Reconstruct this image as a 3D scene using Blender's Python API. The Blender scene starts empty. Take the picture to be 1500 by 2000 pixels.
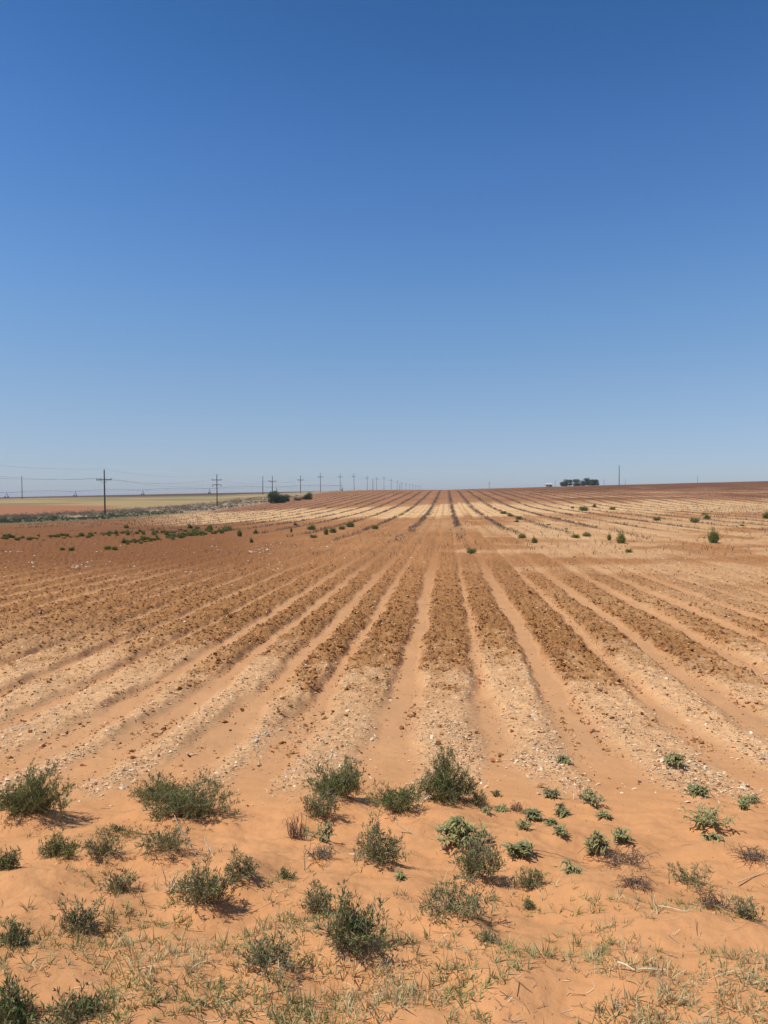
import bpy, math, random
import numpy as np

SC = bpy.context.scene
COL = SC.collection
PI = math.pi

# ------------------------------------------------------------------ camera frame
F = 1387.0                       # focal length in photograph pixels (1500 x 2000)
YH = 975.0                       # eye level row of the photograph
EYE = 2.75                       # eye height over the field furrows
TH = math.atan((872 - 750) / F)  # rows run along +Y, camera looks a little to their left
CT, ST = math.cos(TH), math.sin(TH)
PITCH = math.atan((1000 - YH) / F)


def ld_to_xy(L, D):
    return L * CT - D * ST, L * ST + D * CT


def xy_to_ld(X, Y):
    return X * CT + Y * ST, -X * ST + Y * CT


# ------------------------------------------------------------------ noise
def _hash(ix, iy, seed):
    h = (ix.astype(np.int64) * 374761393 + iy.astype(np.int64) * 668265263 + seed * 1442695041) & 0xFFFFFFFF
    h = ((h ^ (h >> 13)) * 1274126177) & 0xFFFFFFFF
    return (h ^ (h >> 16)) & 0xFFFFFFFF


def pn(x, y, seed=0):
    """gradient noise, about -1..1"""
    x = np.asarray(x, float); y = np.asarray(y, float)
    ix = np.floor(x); iy = np.floor(y)
    fx = x - ix; fy = y - iy
    ux = fx * fx * fx * (fx * (fx * 6 - 15) + 10)
    uy = fy * fy * fy * (fy * (fy * 6 - 15) + 10)

    def g(a, b):
        an = _hash(ix + a, iy + b, seed) * (2 * PI / 4294967296.0)
        return np.cos(an) * (fx - a) + np.sin(an) * (fy - b)
    n0 = g(0, 0) * (1 - ux) + g(1, 0) * ux
    n1 = g(0, 1) * (1 - ux) + g(1, 1) * ux
    return (n0 * (1 - uy) + n1 * uy) * 1.5


def fbm(x, y, seed=0, octv=3, gain=.5):
    s = 0; a = 1.0; t = 0
    for i in range(octv):
        s = s + a * pn(x * 2 ** i + 17.3 * i, y * 2 ** i - 9.1 * i, seed + i)
        t += a; a *= gain
    return s / t


def sst(a, b, x):
    t = np.clip((x - a) / (b - a), 0, 1)
    return t * t * (3 - 2 * t)


# ------------------------------------------------------------------ terrain
DK = np.array([0, 2.3, 4, 5.5, 7, 10, 20, 35, 70, 110, 150, 200, 250, 324, 400, 530, 700, 1000, 2000, 6000.])
NEAR = [-1.62, -1.74, -2.08, -2.36, -2.56, -2.70, -2.73, -2.74]
COLS = {
    0:    [-3.2, -3.8, -4.05, -3.7, -2.9, -1.4, -.3, .9, 1.7, 2.3, 3, -10],
    205:  [-3.1, -3.7, -4.0, -3.7, -2.9, -1.2, .3, 2.4, 3.8, 5.4, 7, -10],
    424:  [-3.0, -3.4, -3.5, -3.3, -2.7, -.9, 1.0, 4.0, 5.9, 8.4, 12, -10],
    600:  [-2.9, -3.0, -2.7, -1.6, -.4, 1.6, 3.4, 5.6, 7.7, 10, 12, -10],
    750:  [-2.8, -2.6, -2.1, -.8, .7, 3.2, 5.0, 6.8, 8.8, 9, 4, -20],
    872:  [-2.7, -2.4, -1.75, -.3, 1.2, 3.6, 5.1, 6.8, 8.9, 9, 4, -20],
    1200: [-2.6, -2.2, -1.6, .3, 2.3, 5.2, 7.8, 10.5, 13.7, 16, 12, -20],
    1500: [-2.5, -2.1, -1.6, .6, 3, 6.4, 9.9, 13.4, 17.7, 22, 16, -20],
}
CX = np.array(sorted(COLS))
CU = (CX - 750) / F
LK = np.log(DK + 3.0)


def pchip_slopes(x, y):
    h = np.diff(x); d = np.diff(y) / h
    m = np.zeros_like(y)
    for i in range(1, len(y) - 1):
        if d[i - 1] * d[i] > 0:
            w1 = 2 * h[i] + h[i - 1]; w2 = h[i] + 2 * h[i - 1]
            m[i] = (w1 + w2) / (w1 / d[i - 1] + w2 / d[i])
    m[0] = d[0]; m[-1] = d[-1]
    return m


ZC = [np.array(NEAR + COLS[c]) for c in CX]
MC = [pchip_slopes(LK, z) for z in ZC]


def pchip(i, lx):
    z, m = ZC[i], MC[i]
    k = np.clip(np.searchsorted(LK, lx) - 1, 0, len(LK) - 2)
    h = LK[k + 1] - LK[k]; t = np.clip((lx - LK[k]) / h, 0, 1)
    t2 = t * t; t3 = t2 * t
    return (2 * t3 - 3 * t2 + 1) * z[k] + (t3 - 2 * t2 + t) * h * m[k] + (-2 * t3 + 3 * t2) * z[k + 1] + (t3 - t2) * h * m[k + 1]


def base_z(L, D):
    """smooth lie of the land (no rows), metres, world z"""
    L = np.asarray(L, float); D = np.asarray(D, float)
    Dp = np.maximum(D, 0)
    u = L / np.maximum(D, 4.0)
    lx = np.log(Dp + 3.0)
    P = [pchip(i, lx) for i in range(len(CX))]
    z = np.array(P[0], float)
    for i in range(len(CX) - 1):
        t = np.clip((u - CU[i]) / (CU[i + 1] - CU[i]), 0, 1)
        z = z + (P[i + 1] - P[i]) * t
    far = sst(60, 220, D)
    z = z + far * .25 * fbm(L / 60., D / 90., 50, 2)
    return z + EYE


# furrows: those one can follow in the photograph, then a regular spacing
near_furrows = [-4.13, -3.32, -2.45, -1.66, -.58, .50, 1.5, 2.68, 3.64, 4.84]
_rg = np.random.default_rng(5)
fl = []
x = near_furrows[0]
while x > -420:
    x -= 1.03 + _rg.normal() * .05; fl.append(x)
fr = []
x = near_furrows[-1]
while x < 420:
    x += 1.05 + _rg.normal() * .05; fr.append(x)
FUR = np.array(fl[::-1] + near_furrows + fr)
FRND = _rg.random((len(FUR) + 2, 4))
FWID = _rg.uniform(-.02, .10, len(FUR))
_i0 = int(np.argmin(np.abs(FUR + 4.13)))
FWID[_i0:_i0 + 10] = [.06, .05, .07, .03, .08, -.02, .09, .00, .08, .07]
WEED_X0, WEED_DX = -3.1, 4.2     # every fourth bed kept its dead plants


def row_coords(X, Y):
    """distance to the nearest furrow, bed index, position across the bed (-1..1)"""
    Xw = X + .03 * pn(X * 2.1, Y * 1.6, 73) + .06 * pn(Y * .22, Y * 0 + np.round(X) * .013, 71) + .03 * pn(X * .6, Y * .9, 72)
    k = np.clip(np.searchsorted(FUR, Xw), 1, len(FUR) - 1)
    a = FUR[k - 1]; b = FUR[k]
    d = np.minimum(Xw - a, b - Xw)
    near_i = np.where(Xw - a < b - Xw, k - 1, k)
    d = d - FWID[near_i]
    s = (Xw - (a + b) / 2) / ((b - a) / 2)
    return d, k, s


FIELD_LEFT = -66.0               # the ploughed field ends at the brushy verge below the power line


def masks(X, Y, L, D):
    m = {}
    dT, k, s = row_coords(X, Y)
    rr = FRND[k]
    wid = .015 + .03 * rr[..., 0] + .05 * sst(11, 7, D)
    ridge = sst(wid, wid + .15 + .12 * sst(12, 7, D), dT + .055 * pn(X * 4, Y * 2.2, 12) + .05 * pn(X * 1.1, Y * .7, 13))
    infield = sst(FIELD_LEFT - 2.5, FIELD_LEFT + 2.5, X + 2.0 * pn(Y / 14., X * 0, 81))
    start = 5.15 + .5 * pn(X * .8, X * 0 + 3, 9) + .3 * pn(X * 3, Y * 1.2, 10)
    rows = sst(start, start + 1.4, D) * infield
    m['dT'], m['k'], m['s'] = dT, k, s
    m['ridge'] = ridge * rows
    m['rows'] = rows
    m['infield'] = infield
    # where the beds are broken into brown clods and where they lie under pale crust and litter
    on = 7.0 + 3.2 * rr[..., 1] + 1.6 * pn(X * 1.3, Y * .8, 21) + 1.6 * pn(X * 4, Y * 2.5, 25)
    patch = .74 + .95 * fbm(X / 1.1, Y / 3.6, 22, 3) + .35 * (rr[..., 2] - .5)
    dark = sst(on, on + 5.0, D) * sst(.15, .6, patch + .35 * pn(X * 3.2, Y * 2.2, 26) + .3 * sst(9, 13, D) * sst(34, 20, D))
    right_pale = sst(.2, .5, (L / np.maximum(D, 4)) + .12 * pn(X / 9, Y / 14, 23)) * sst(12, 20, D)
    dark = dark * (1 - .55 * right_pale)
    left_pale = sst(-.12, -.42, (L / np.maximum(D, 4)) + .1 * pn(X / 7, Y / 9, 24)) * sst(18, 11, D)
    dark = dark * (1 - .6 * left_pale)
    m['clod'] = dark * m['ridge']
    return m


mounds = []                       # (X, Y, radius, height) sand heaped round the plants


def ground_z(X, Y, detail=True):
    X = np.asarray(X, float); Y = np.asarray(Y, float)
    L, D = xy_to_ld(X, Y)
    z = base_z(L, D)
    fg = sst(6.6, 4.6, D)
    hm = .075 * fbm(X / .75 + 3, Y / .6, 30, 2) + .035 * np.abs(pn(X / .42, Y / .36, 33))
    z = z + fg * hm
    near = (D < 9)
    for (mx, my, mr, mh) in mounds:
        w = near & (np.abs(X - mx) < 3 * mr) & (np.abs(Y - my) < 3 * mr)
        if np.any(w):
            r2 = ((X[w] - mx) ** 2 + ((Y[w] - my) * 1.15) ** 2) / mr ** 2
            z[w] += mh * np.exp(-r2 * 1.3) if z.shape else 0
    m = masks(X, Y, L, D)
    fade = sst(420, 90, D)
    rr = FRND[m['k']]
    hgt = (.040 + .035 * rr[..., 3] + .042 * sst(7.5, 11, D)) * (1 - .7 * sst(11, 30, D)) * sst(5.2, 8, D)
    hgt = hgt * (.9 + .45 * pn(X * .8, Y * .55, 53) + .25 * pn(X * 2.4, Y * 1.8, 54))
    z = z + hgt * m['ridge'] * fade * (1 - .25 * np.abs(m['s']))
    if detail:
        c = m['clod'] * sst(75, 35, D)
        cl = np.abs(pn(X / .19, Y / .16, 41)) * .07 + np.abs(pn(X / .075, Y / .07, 42)) * .045 + .03 * pn(X / .5, Y / .6, 49) - .034
        z = z + c * cl
        p = m['ridge'] * (1 - c) * sst(40, 20, D)
        z = z + p * (.012 * pn(X / .16, Y / .16, 43) + .010 * pn(X / .06, Y / .06, 44))
        tr = m['rows'] * (1 - m['ridge']) * sst(30, 12, D)
        z = z + tr * (.009 * pn(X / .25, Y / .12, 45) + .004 * pn(X / .07, Y / .05, 55))
        z = z + fg * (.009 * pn(X / .16, Y / .10, 46) + .004 * pn(X / .05, Y / .05, 47) + .012 * np.abs(pn(X / .3, Y / .22, 52)))
        ver = (1 - m['infield']) * sst(80, 120, D) * sst(-110, -78, X)
        z = z + ver * .5 * np.abs(pn(X / 3., Y / 4., 48))
    return z


def at(px, py, zoff=0.0):
    """world point on the lie of the land seen at photograph pixel (px, py)"""
    dx = (px - 750) / F
    el = math.tan(math.atan((1000 - py) / F) - PITCH) if False else None
    # ray in camera space, turned by the pitch
    vx, vy, vz = dx, 1.0, (1000 - py) / F
    cy = vy * math.cos(PITCH) + vz * math.sin(PITCH)
    cz = -vy * math.sin(PITCH) + vz * math.cos(PITCH)
    Ds = np.concatenate([np.linspace(1.2, 12, 1500), np.exp(np.linspace(math.log(12), math.log(900), 2500))])
    Ls = Ds * vx / cy
    zr = EYE + Ds * cz / cy
    zb = base_z(Ls, Ds) + zoff
    hit = np.nonzero(zr <= zb)[0]
    i = hit[0] if len(hit) else len(Ds) - 1
    X, Y = ld_to_xy(Ls[i], Ds[i])
    return float(X), float(Y), float(Ds[i])


def gz(X, Y):
    return float(ground_z(np.array([X]), np.array([Y]))[0])


# ------------------------------------------------------------------ mesh helpers
def new_mesh(name, V, faces, mat, parent=None, smooth=False, col=None, extra=None, loc=None):
    """V (n,3); faces: list of int arrays (m,k)"""
    me = bpy.data.meshes.new(name)
    V = np.ascontiguousarray(V, dtype=np.float32)
    faces = [np.asarray(f, dtype=np.int32) for f in (faces if isinstance(faces, list) else [faces]) if len(f)]
    me.vertices.add(len(V)); me.vertices.foreach_set('co', V.ravel())
    li = np.concatenate([f.ravel() for f in faces])
    tot = np.concatenate([np.full(len(f), f.shape[1], np.int32) for f in faces])
    st = np.concatenate([[0], np.cumsum(tot)[:-1]]).astype(np.int32)
    me.loops.add(len(li)); me.loops.foreach_set('vertex_index', li)
    me.polygons.add(len(tot)); me.polygons.foreach_set('loop_start', st)
    me.polygons.foreach_set('use_smooth', np.full(len(tot), smooth, bool))
    me.update(calc_edges=True)
    me.validate()
    if col is not None:
        a = me.attributes.new('tint', 'FLOAT_COLOR', 'POINT')
        c4 = np.ones((len(V), 4), np.float32); c4[:, :3] = col
        a.data.foreach_set('color', c4.ravel())
    if extra:
        for nm, arr in extra.items():
            a = me.attributes.new(nm, 'FLOAT', 'POINT')
            a.data.foreach_set('value', np.asarray(arr, np.float32))
    me.materials.append(mat)
    o = bpy.data.objects.new(name, me)
    COL.objects.link(o)
    if parent:
        o.parent = parent
    if loc is not None:
        o.location = loc
    return o


def empty(name, loc, label, cat, group=None, rz=0):
    o = bpy.data.objects.new(name, None); COL.objects.link(o)
    o.empty_display_size = .2
    o.location = loc; o.rotation_euler = (0, 0, rz)
    o['label'] = label; o['category'] = cat
    if group:
        o['group'] = group
    return o


def tag(o, label=None, cat=None, group=None, kind=None):
    if label: o['label'] = label
    if cat: o['category'] = cat
    if group: o['group'] = group
    if kind: o['kind'] = kind
    return o


def copy_thing(root, loc, rz, sc, label, group=None):
    r = root.copy(); COL.objects.link(r)
    r.location = loc; r.rotation_euler = (0, 0, rz); r.scale = sc
    r['label'] = label
    if group: r['group'] = group
    for ch in root.children:
        c = ch.copy(); COL.objects.link(c); c.parent = r
        for g in ch.children:
            d = g.copy(); COL.objects.link(d); d.parent = c
    return r


class Geo:
    def __init__(s): s.v = []; s.f = {}; s.c = []; s.n = 0

    def add(s, V, Fc, col=None):
        V = np.asarray(V, float).reshape(-1, 3)
        Fc = np.asarray(Fc, int)
        s.f.setdefault(Fc.shape[1], []).append(Fc + s.n)
        s.v.append(V); s.n += len(V)
        if col is not None:
            s.c.append(np.broadcast_to(np.asarray(col, float), (len(V), 3)))

    def build(s, name, mat, parent=None, smooth=False, loc=None):
        V = np.concatenate(s.v)
        return new_mesh(name, V, [np.concatenate(f) for f in s.f.values()], mat, parent, smooth,
                        np.concatenate(s.c) if s.c else None, loc=loc)

    def box(s, c, d, col=None, rz=0):
        c = np.array(c, float); d = np.array(d, float) / 2
        q = np.array([[x, y, z] for z in (-1, 1) for y in (-1, 1) for x in (-1, 1)], float) * d
        if rz:
            q[:, :2] = q[:, :2] @ np.array([[math.cos(rz), math.sin(rz)], [-math.sin(rz), math.cos(rz)]])
        s.add(q + c, [[0, 2, 3, 1], [4, 5, 7, 6], [0, 1, 5, 4], [2, 6, 7, 3], [0, 4, 6, 2], [1, 3, 7, 5]], col)

    def tube(s, P, r, n=8, col=None):
        P = np.asarray(P, float)[None]
        V, Fc = tubes(P, np.broadcast_to(np.asarray(r, float), (1, P.shape[1])), n)
        s.add(V, Fc, col)
        m = P.shape[1]
        s.add(V[:n], [list(range(n))[::-1]], col)
        s.add(V[(m - 1) * n:], [list(range(n))], col)


def tubes(P, R, n=3):
    """P (N,M,3) polylines, R (N,M) radii -> verts, quads"""
    N, M, _ = P.shape
    T = np.gradient(P, axis=1)
    T /= np.linalg.norm(T, axis=2, keepdims=True) + 1e-9
    up = np.where(np.abs(T[..., 2:3]) > .9, np.array([1., 0, 0]), np.array([0, 0, 1.]))
    A = np.cross(T, up); A /= np.linalg.norm(A, axis=2, keepdims=True) + 1e-9
    B = np.cross(T, A)
    an = np.arange(n) * 2 * PI / n
    V = P[:, :, None] + R[:, :, None, None] * (A[:, :, None] * np.cos(an)[:, None] + B[:, :, None] * np.sin(an)[:, None])
    idx = np.arange(N * M * n).reshape(N, M, n)
    a = idx[:, :-1]; b = idx[:, 1:]
    Fc = np.stack([a, b, np.roll(b, -1, 2), np.roll(a, -1, 2)], -1).reshape(-1, 4)
    return V.reshape(-1, 3), Fc


def unit(a):
    return a / (np.linalg.norm(a, axis=-1, keepdims=True) + 1e-9)


# ------------------------------------------------------------------ materials
def mat_new(name):
    m = bpy.data.materials.new(name); m.use_nodes = True
    nt = m.node_tree; bs = nt.nodes['Principled BSDF']
    bs.inputs['Roughness'].default_value = .9
    bs.inputs['Specular IOR Level'].default_value = .15
    return m, nt, bs


def mat_noise(name, c, c2, scale=6, rough=.9, bump=0, detail=4, coord='Object'):
    m, nt, bs = mat_new(name)
    N, K = nt.nodes, nt.links
    tc = N.new('ShaderNodeTexCoord'); nz = N.new('ShaderNodeTexNoise')
    nz.inputs['Scale'].default_value = scale; nz.inputs['Detail'].default_value = detail
    K.new(tc.outputs[coord], nz.inputs['Vector'])
    rp = N.new('ShaderNodeValToRGB')
    rp.color_ramp.elements[0].position = .3; rp.color_ramp.elements[1].position = .7
    rp.color_ramp.elements[0].color = (*c, 1); rp.color_ramp.elements[1].color = (*c2, 1)
    K.new(nz.outputs['Fac'], rp.inputs['Fac']); K.new(rp.outputs['Color'], bs.inputs['Base Color'])
    bs.inputs['Roughness'].default_value = rough
    if bump:
        b = N.new('ShaderNodeBump'); b.inputs['Strength'].default_value = bump
        K.new(nz.outputs['Fac'], b.inputs['Height']); K.new(b.outputs['Normal'], bs.inputs['Normal'])
    return m


def mat_tint(name, rough=.85, trans=0, nscale=30, namt=.3, spec=.15):
    """colour from the 'tint' attribute (each leaf or clod its own colour), broken up by fine noise"""
    m, nt, bs = mat_new(name)
    N, K = nt.nodes, nt.links
    at_ = N.new('ShaderNodeAttribute'); at_.attribute_name = 'tint'
    tc = N.new('ShaderNodeTexCoord'); nz = N.new('ShaderNodeTexNoise')
    nz.inputs['Scale'].default_value = nscale; nz.inputs['Detail'].default_value = 3
    K.new(tc.outputs['Object'], nz.inputs['Vector'])
    mr = N.new('ShaderNodeMapRange')
    mr.inputs['From Min'].default_value = .25; mr.inputs['From Max'].default_value = .75
    mr.inputs['To Min'].default_value = 1 - namt; mr.inputs['To Max'].default_value = 1 + namt
    K.new(nz.outputs['Fac'], mr.inputs['Value'])
    mx = N.new('ShaderNodeVectorMath'); mx.operation = 'SCALE'
    K.new(at_.outputs['Color'], mx.inputs[0]); K.new(mr.outputs['Result'], mx.inputs['Scale'])
    K.new(mx.outputs['Vector'], bs.inputs['Base Color'])
    bs.inputs['Roughness'].default_value = rough
    bs.inputs['Specular IOR Level'].default_value = spec
    if trans:
        tl = N.new('ShaderNodeBsdfTranslucent'); K.new(mx.outputs['Vector'], tl.inputs['Color'])
        ms = N.new('ShaderNodeMixShader'); ms.inputs[0].default_value = trans
        out = N['Material Output']
        K.new(bs.outputs['BSDF'], ms.inputs[1]); K.new(tl.outputs['BSDF'], ms.inputs[2])
        K.new(ms.outputs['Shader'], out.inputs['Surface'])
    return m


def mat_ground():
    m, nt, bs = mat_new('sandy soil')
    N, K = nt.nodes, nt.links
    at_ = N.new('ShaderNodeAttribute'); at_.attribute_name = 'tint'
    ar = N.new('ShaderNodeAttribute'); ar.attribute_name = 'crumb'
    tc = N.new('ShaderNodeTexCoord')

    def noise(scale, det, rough=.6):
        n = N.new('ShaderNodeTexNoise'); n.inputs['Scale'].default_value = scale
        n.inputs['Detail'].default_value = det; n.inputs['Roughness'].default_value = rough
        K.new(tc.outputs['Object'], n.inputs['Vector']); return n

    def mr(src, a, b, lo=.3, hi=.7):
        r = N.new('ShaderNodeMapRange'); r.inputs['From Min'].default_value = lo; r.inputs['From Max'].default_value = hi
        r.inputs['To Min'].default_value = a; r.inputs['To Max'].default_value = b
        K.new(src, r.inputs['Value']); return r.outputs['Result']

    def math_(op, a, b):
        n = N.new('ShaderNodeMath'); n.operation = op
        for i, q in enumerate((a, b)):
            if isinstance(q, (int, float)): n.inputs[i].default_value = q
            else: K.new(q, n.inputs[i])
        return n.outputs[0]
    n1 = noise(9, 6, .7); n2 = noise(60, 4, .65); n3 = noise(1.3, 4)
    # sand: faint mottling; broken soil: strong mottling
    sandm = math_('MULTIPLY', mr(n3.outputs['Fac'], .93, 1.07), mr(n2.outputs['Fac'], .95, 1.05))
    crm = math_('MULTIPLY', mr(n1.outputs['Fac'], .62, 1.38), mr(n2.outputs['Fac'], .75, 1.25))
    mixv = N.new('ShaderNodeMix'); mixv.data_type = 'FLOAT'
    K.new(ar.outputs['Fac'], mixv.inputs[0]); K.new(sandm, mixv.inputs[2]); K.new(crm, mixv.inputs[3])
    mx = N.new('ShaderNodeVectorMath'); mx.operation = 'SCALE'
    K.new(at_.outputs['Color'], mx.inputs[0]); K.new(mixv.outputs[0], mx.inputs['Scale'])
    K.new(mx.outputs['Vector'], bs.inputs['Base Color'])
    bs.inputs['Roughness'].default_value = 1; bs.inputs['Specular IOR Level'].default_value = .05
    b1 = N.new('ShaderNodeBump'); b1.inputs['Distance'].default_value = .03
    hb = math_('ADD', math_('MULTIPLY', n1.outputs['Fac'], math_('ADD', math_('MULTIPLY', ar.outputs['Fac'], 1.0), .12)),
               math_('MULTIPLY', n2.outputs['Fac'], .18))
    K.new(hb, b1.inputs['Height']); b1.inputs['Strength'].default_value = .8
    K.new(b1.outputs['Normal'], bs.inputs['Normal'])
    return m


M_GROUND = mat_ground()
M_LEAF = mat_tint('shrub foliage', .8, .15, 12, .25)
M_GREY = mat_tint('leafy weed foliage', .75, .15, 25, .2)
M_GRASS = mat_tint('grass blades', .8, .2, 20, .2)
M_DRY = mat_tint('dry stalks', .9, 0, 40, .25)
M_CLOD = mat_tint('soil clods', 1, 0, 25, .3, .03)
M_WOOD = mat_noise('weathered pole wood', (.07, .05, .04), (.11, .085, .065), 3, .9)
M_STEEL = mat_noise('galvanised steel', (.3, .31, .32), (.42, .43, .44), 2, .5)
M_GLASS = mat_noise('insulator porcelain', (.2, .2, .2), (.3, .3, .3), 3, .3)
M_WIRE = mat_noise('aluminium wire', (.14, .14, .15), (.2, .2, .21), 1, .6)
M_TYRE = mat_noise('tyre rubber', (.02, .02, .02), (.035, .035, .035), 5, .8)
M_BARK = mat_noise('bark', (.08, .06, .045), (.14, .11, .08), 4, .95)
M_WALL = mat_noise('pale wall', (.55, .5, .43), (.65, .6, .52), 2, .8)
M_ROOF = mat_noise('metal roof', (.5, .5, .49), (.62, .62, .6), 2, .5)

# ------------------------------------------------------------------ foreground plants list (measured in the photograph)
# kind, base px, base py, width px, height px, label
FG = [
    ('shrub', 68, 1634, 150, 100, 'broad grey-green feathery shrub cut by the left frame edge at the sand bank top', .0),
    ('shrub', 372, 1630, 190, 88, 'widest dark shrub, low and spreading, just behind the long pale leaning stalk', .2),
    ('shrub', 312, 1588, 115, 52, 'low dark crescent-shaped shrub behind a sand hump, touching the widest shrub', .1),
    ('shrub', 655, 1586, 122, 82, 'dense dark green rounded shrub left of the tall cone-shaped shrub', .1),
    ('shrub', 630, 1618, 84, 58, 'greyer small shrub in front of the dense rounded dark shrub', .6),
    ('cone', 872, 1590, 122, 128, 'tallest shrub, dark and cone-shaped, in the middle of the bank', .1),
    ('shrub', 770, 1618, 110, 62, 'bright green low shrub at the left foot of the cone-shaped shrub', -.2),
    ('shrub', 932, 1584, 40, 30, 'little shrub at the right foot of the cone-shaped shrub', .3),
    ('shrub', 116, 1700, 86, 54, 'yellowish-green shrub mixed with grass below the broad left-edge shrub', -.5),
    ('shrub', 205, 1704, 80, 56, 'loose sparse grey shrub between the yellowish shrub and the straw pile', .6),
    ('shrub', 238, 1660, 84, 26, 'low green strip of shrub along the crest of a sand hump', .0),
    ('shrub', 322, 1706, 134, 58, 'spiky dark shrub with upright plumes beneath the long pale leaning stalk', .5),
    ('shrub', 14, 1728, 52, 54, 'small dark shrub half out of the left frame edge, above the bare sand slope', .2),
    ('shrub', 230, 1765, 72, 50, 'small compact dark shrub alone on bare sand left of the straw pile', .6),
    ('shrub', 402, 1800, 112, 92, 'open see-through shrub with dark plumes, right of the straw pile', .5),
    ('shrub', 470, 1762, 70, 60, 'sparse dusty shrub leaning right, behind the open see-through shrub', .7),
    ('shrub', 152, 1840, 100, 74, 'upright bushy shrub with grey plumes amid grass in the lower left', .6),
    ('shrub', 30, 1876, 58, 60, 'narrow dark shrub near the left edge, below the upright bushy shrub', .4),
    ('shrub', 18, 2022, 100, 98, 'large green shrub in the bottom left corner', .0),
    ('shrub', 146, 2024, 118, 82, 'dense shrub cut by the bottom frame edge beside the corner shrub', .2),
    ('shrub', 530, 1930, 112, 82, 'thin shrub with one bare central stem in the lower middle left', .7),
    ('shrub', 692, 1902, 142, 118, 'big many-plumed shrub in the bottom middle', .3),
    ('shrub', 890, 1832, 172, 84, 'wide brown-stemmed shrub right of the big many-plumed shrub', .6),
    ('shrub', 930, 1750, 112, 96, 'rounded grey shrub directly above the wide brown-stemmed shrub', .7),
    ('leafy', 902, 1682, 116, 80, 'tangled leafy weed with pale dead stalks behind the rounded grey shrub', .0),
    ('shrub', 740, 1722, 112, 86, 'ragged grey shrub behind a pale fallen stalk in the middle', .7),
    ('leafy', 626, 1658, 72, 50, 'leafy weed in front of the greyer small shrub', .2),
    ('shrub', 620, 1798, 50, 76, 'thin pale shrub with few plumes on the bare middle slope', .8),
    ('shrub', 560, 1741, 34, 22, 'tiny green shrub on the sand slope below the dry grey brush', .0),
    ('shrub', 950, 1864, 58, 34, 'little stubby shrub under the wide brown-stemmed shrub', .5),
    ('shrub', 1350, 1754, 94, 48, 'low dark shrub on the right with a comb of upright plumes', .5),
    ('shrub', 1457, 1822, 56, 52, 'small upright shrub near the right edge amid dry grass', .6),
    ('shrub', 1034, 1750, 58, 48, 'thin shrub with one tall plume beside a dry fallen stem', .4),
    ('shrub', 1034, 1774, 16, 18, 'tiny dark sprig alone on bare sand right of the rounded grey shrub', .4),
    ('leafy', 1318, 1511, 50, 34, 'leafy green weed alone on the pale furrowed soil, farthest right', .0),
    ('leafy', 1100, 1500, 22, 16, 'tiny weed beside a dark clod on the furrow end', .2),
    ('leafy', 1382, 1648, 112, 66, 'biggest leafy weed, sprawling over the sand bank on the right', .0),
    ('leafy', 1168, 1680, 52, 62, 'tall leafy weed in the pair left of the bare sand saddle', .1),
    ('leafy', 1212, 1664, 44, 44, 'shorter leafy weed in the pair left of the bare sand saddle', .1),
    ('leafy', 1091, 1661, 36, 28, 'single star-shaped weed on bare orange sand', .1),
    ('leafy', 1015, 1698, 58, 46, 'leafy weed above the long thin fallen stem', .1),
    ('leafy', 1024, 1654, 40, 24, 'low weed just above the leafy weed by the fallen stem', .2),
    ('leafy', 1098, 1594, 36, 36, 'dark upright weed, middle one along the furrow ends', .3),
    ('leafy', 1156, 1584, 56, 42, 'largest weed amid the white dry stalks along the furrow ends', .2),
    ('leafy', 1178, 1603, 28, 18, 'small weed below the one amid the white dry stalks', .2),
    ('leafy', 1041, 1602, 30, 36, 'slim weed left of the dark upright weed', .3),
    ('leafy', 1076, 1569, 34, 28, 'weed above the dark upright weed, beside a dead stump', .4),
    ('leafy', 1075, 1616, 22, 16, 'tiny weed below the slim weed and the dark upright weed', .2),
    ('leafy', 1360, 1571, 52, 24, 'flat weed behind the biggest leafy weed', .2),
    ('leafy', 1464, 1574, 50, 20, 'low weed by the right edge, upper of two', .2),
    ('leafy', 1454, 1598, 34, 20, 'low weed by the right edge, lower of two', .2),
    ('leafy', 1391, 1674, 28, 24, 'small star-shaped weed on the sand below the biggest leafy weed', .1),
    ('leafy', 1118, 1737, 46, 44, 'leafy weed in the brown litter below the tall and shorter leafy pair', .1),
    ('leafy', 978, 1588, 30, 20, 'flat weed right of the cone-shaped shrub, lower of two', .2),
    ('leafy', 968, 1561, 16, 18, 'sprig right of the cone-shaped shrub, upper of two', .3),
    ('leafy', 952, 1598, 26, 18, 'flat weed on the sand lip below the little shrub', .2),
    ('leafy', 781, 1743, 26, 22, 'single two-leaved weed on bare sand in the middle', .1),
    ('dead', 1214, 1711, 108, 44, 'brown tangle of dead twigs below the leafy pair', .0),
    ('dead', 1470, 1714, 76, 32, 'dark tangle of dead vines at the right edge', .3),
    ('dead', 1244, 1766, 66, 26, 'low patch of dead twigs above the scattered straw', .1),
    ('dead', 1395, 1806, 76, 38, 'arched brown dead twigs left of the small upright right-edge shrub', .0),
    ('dead', 630, 1706, 64, 36, 'grey dry brush on the hump left of the ragged shrub', .4),
    ('dead', 578, 1650, 44, 56, 'reddish dry weed left of the leafy weed and greyer shrub', .2),
    ('dead', 345, 1770, 62, 50, 'pile of pale straw stalks on the left sand slope', -1.0),
    ('dead', 1010, 1590, 34, 22, 'sparse dead twigs at the furrow end left of the slim weed', .2),
]
PL = []
for (kind, px, py, wp, hp, lab, gr) in FG:
    k_ = .34 * wp * (py - YH) / F          # seen from above: part of the height in the picture is the plant's depth
    X, Y, D = at(px, py - .75 * k_)
    hp = max(.45 * hp, hp - 1.0 * k_)
    PL.append((kind, X, Y, D, wp / F * D, hp / F * D, lab, gr))
    mounds.append((X, Y, max(.10, .42 * wp / F * D), min(.07, .16 * wp / F * D)))
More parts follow.
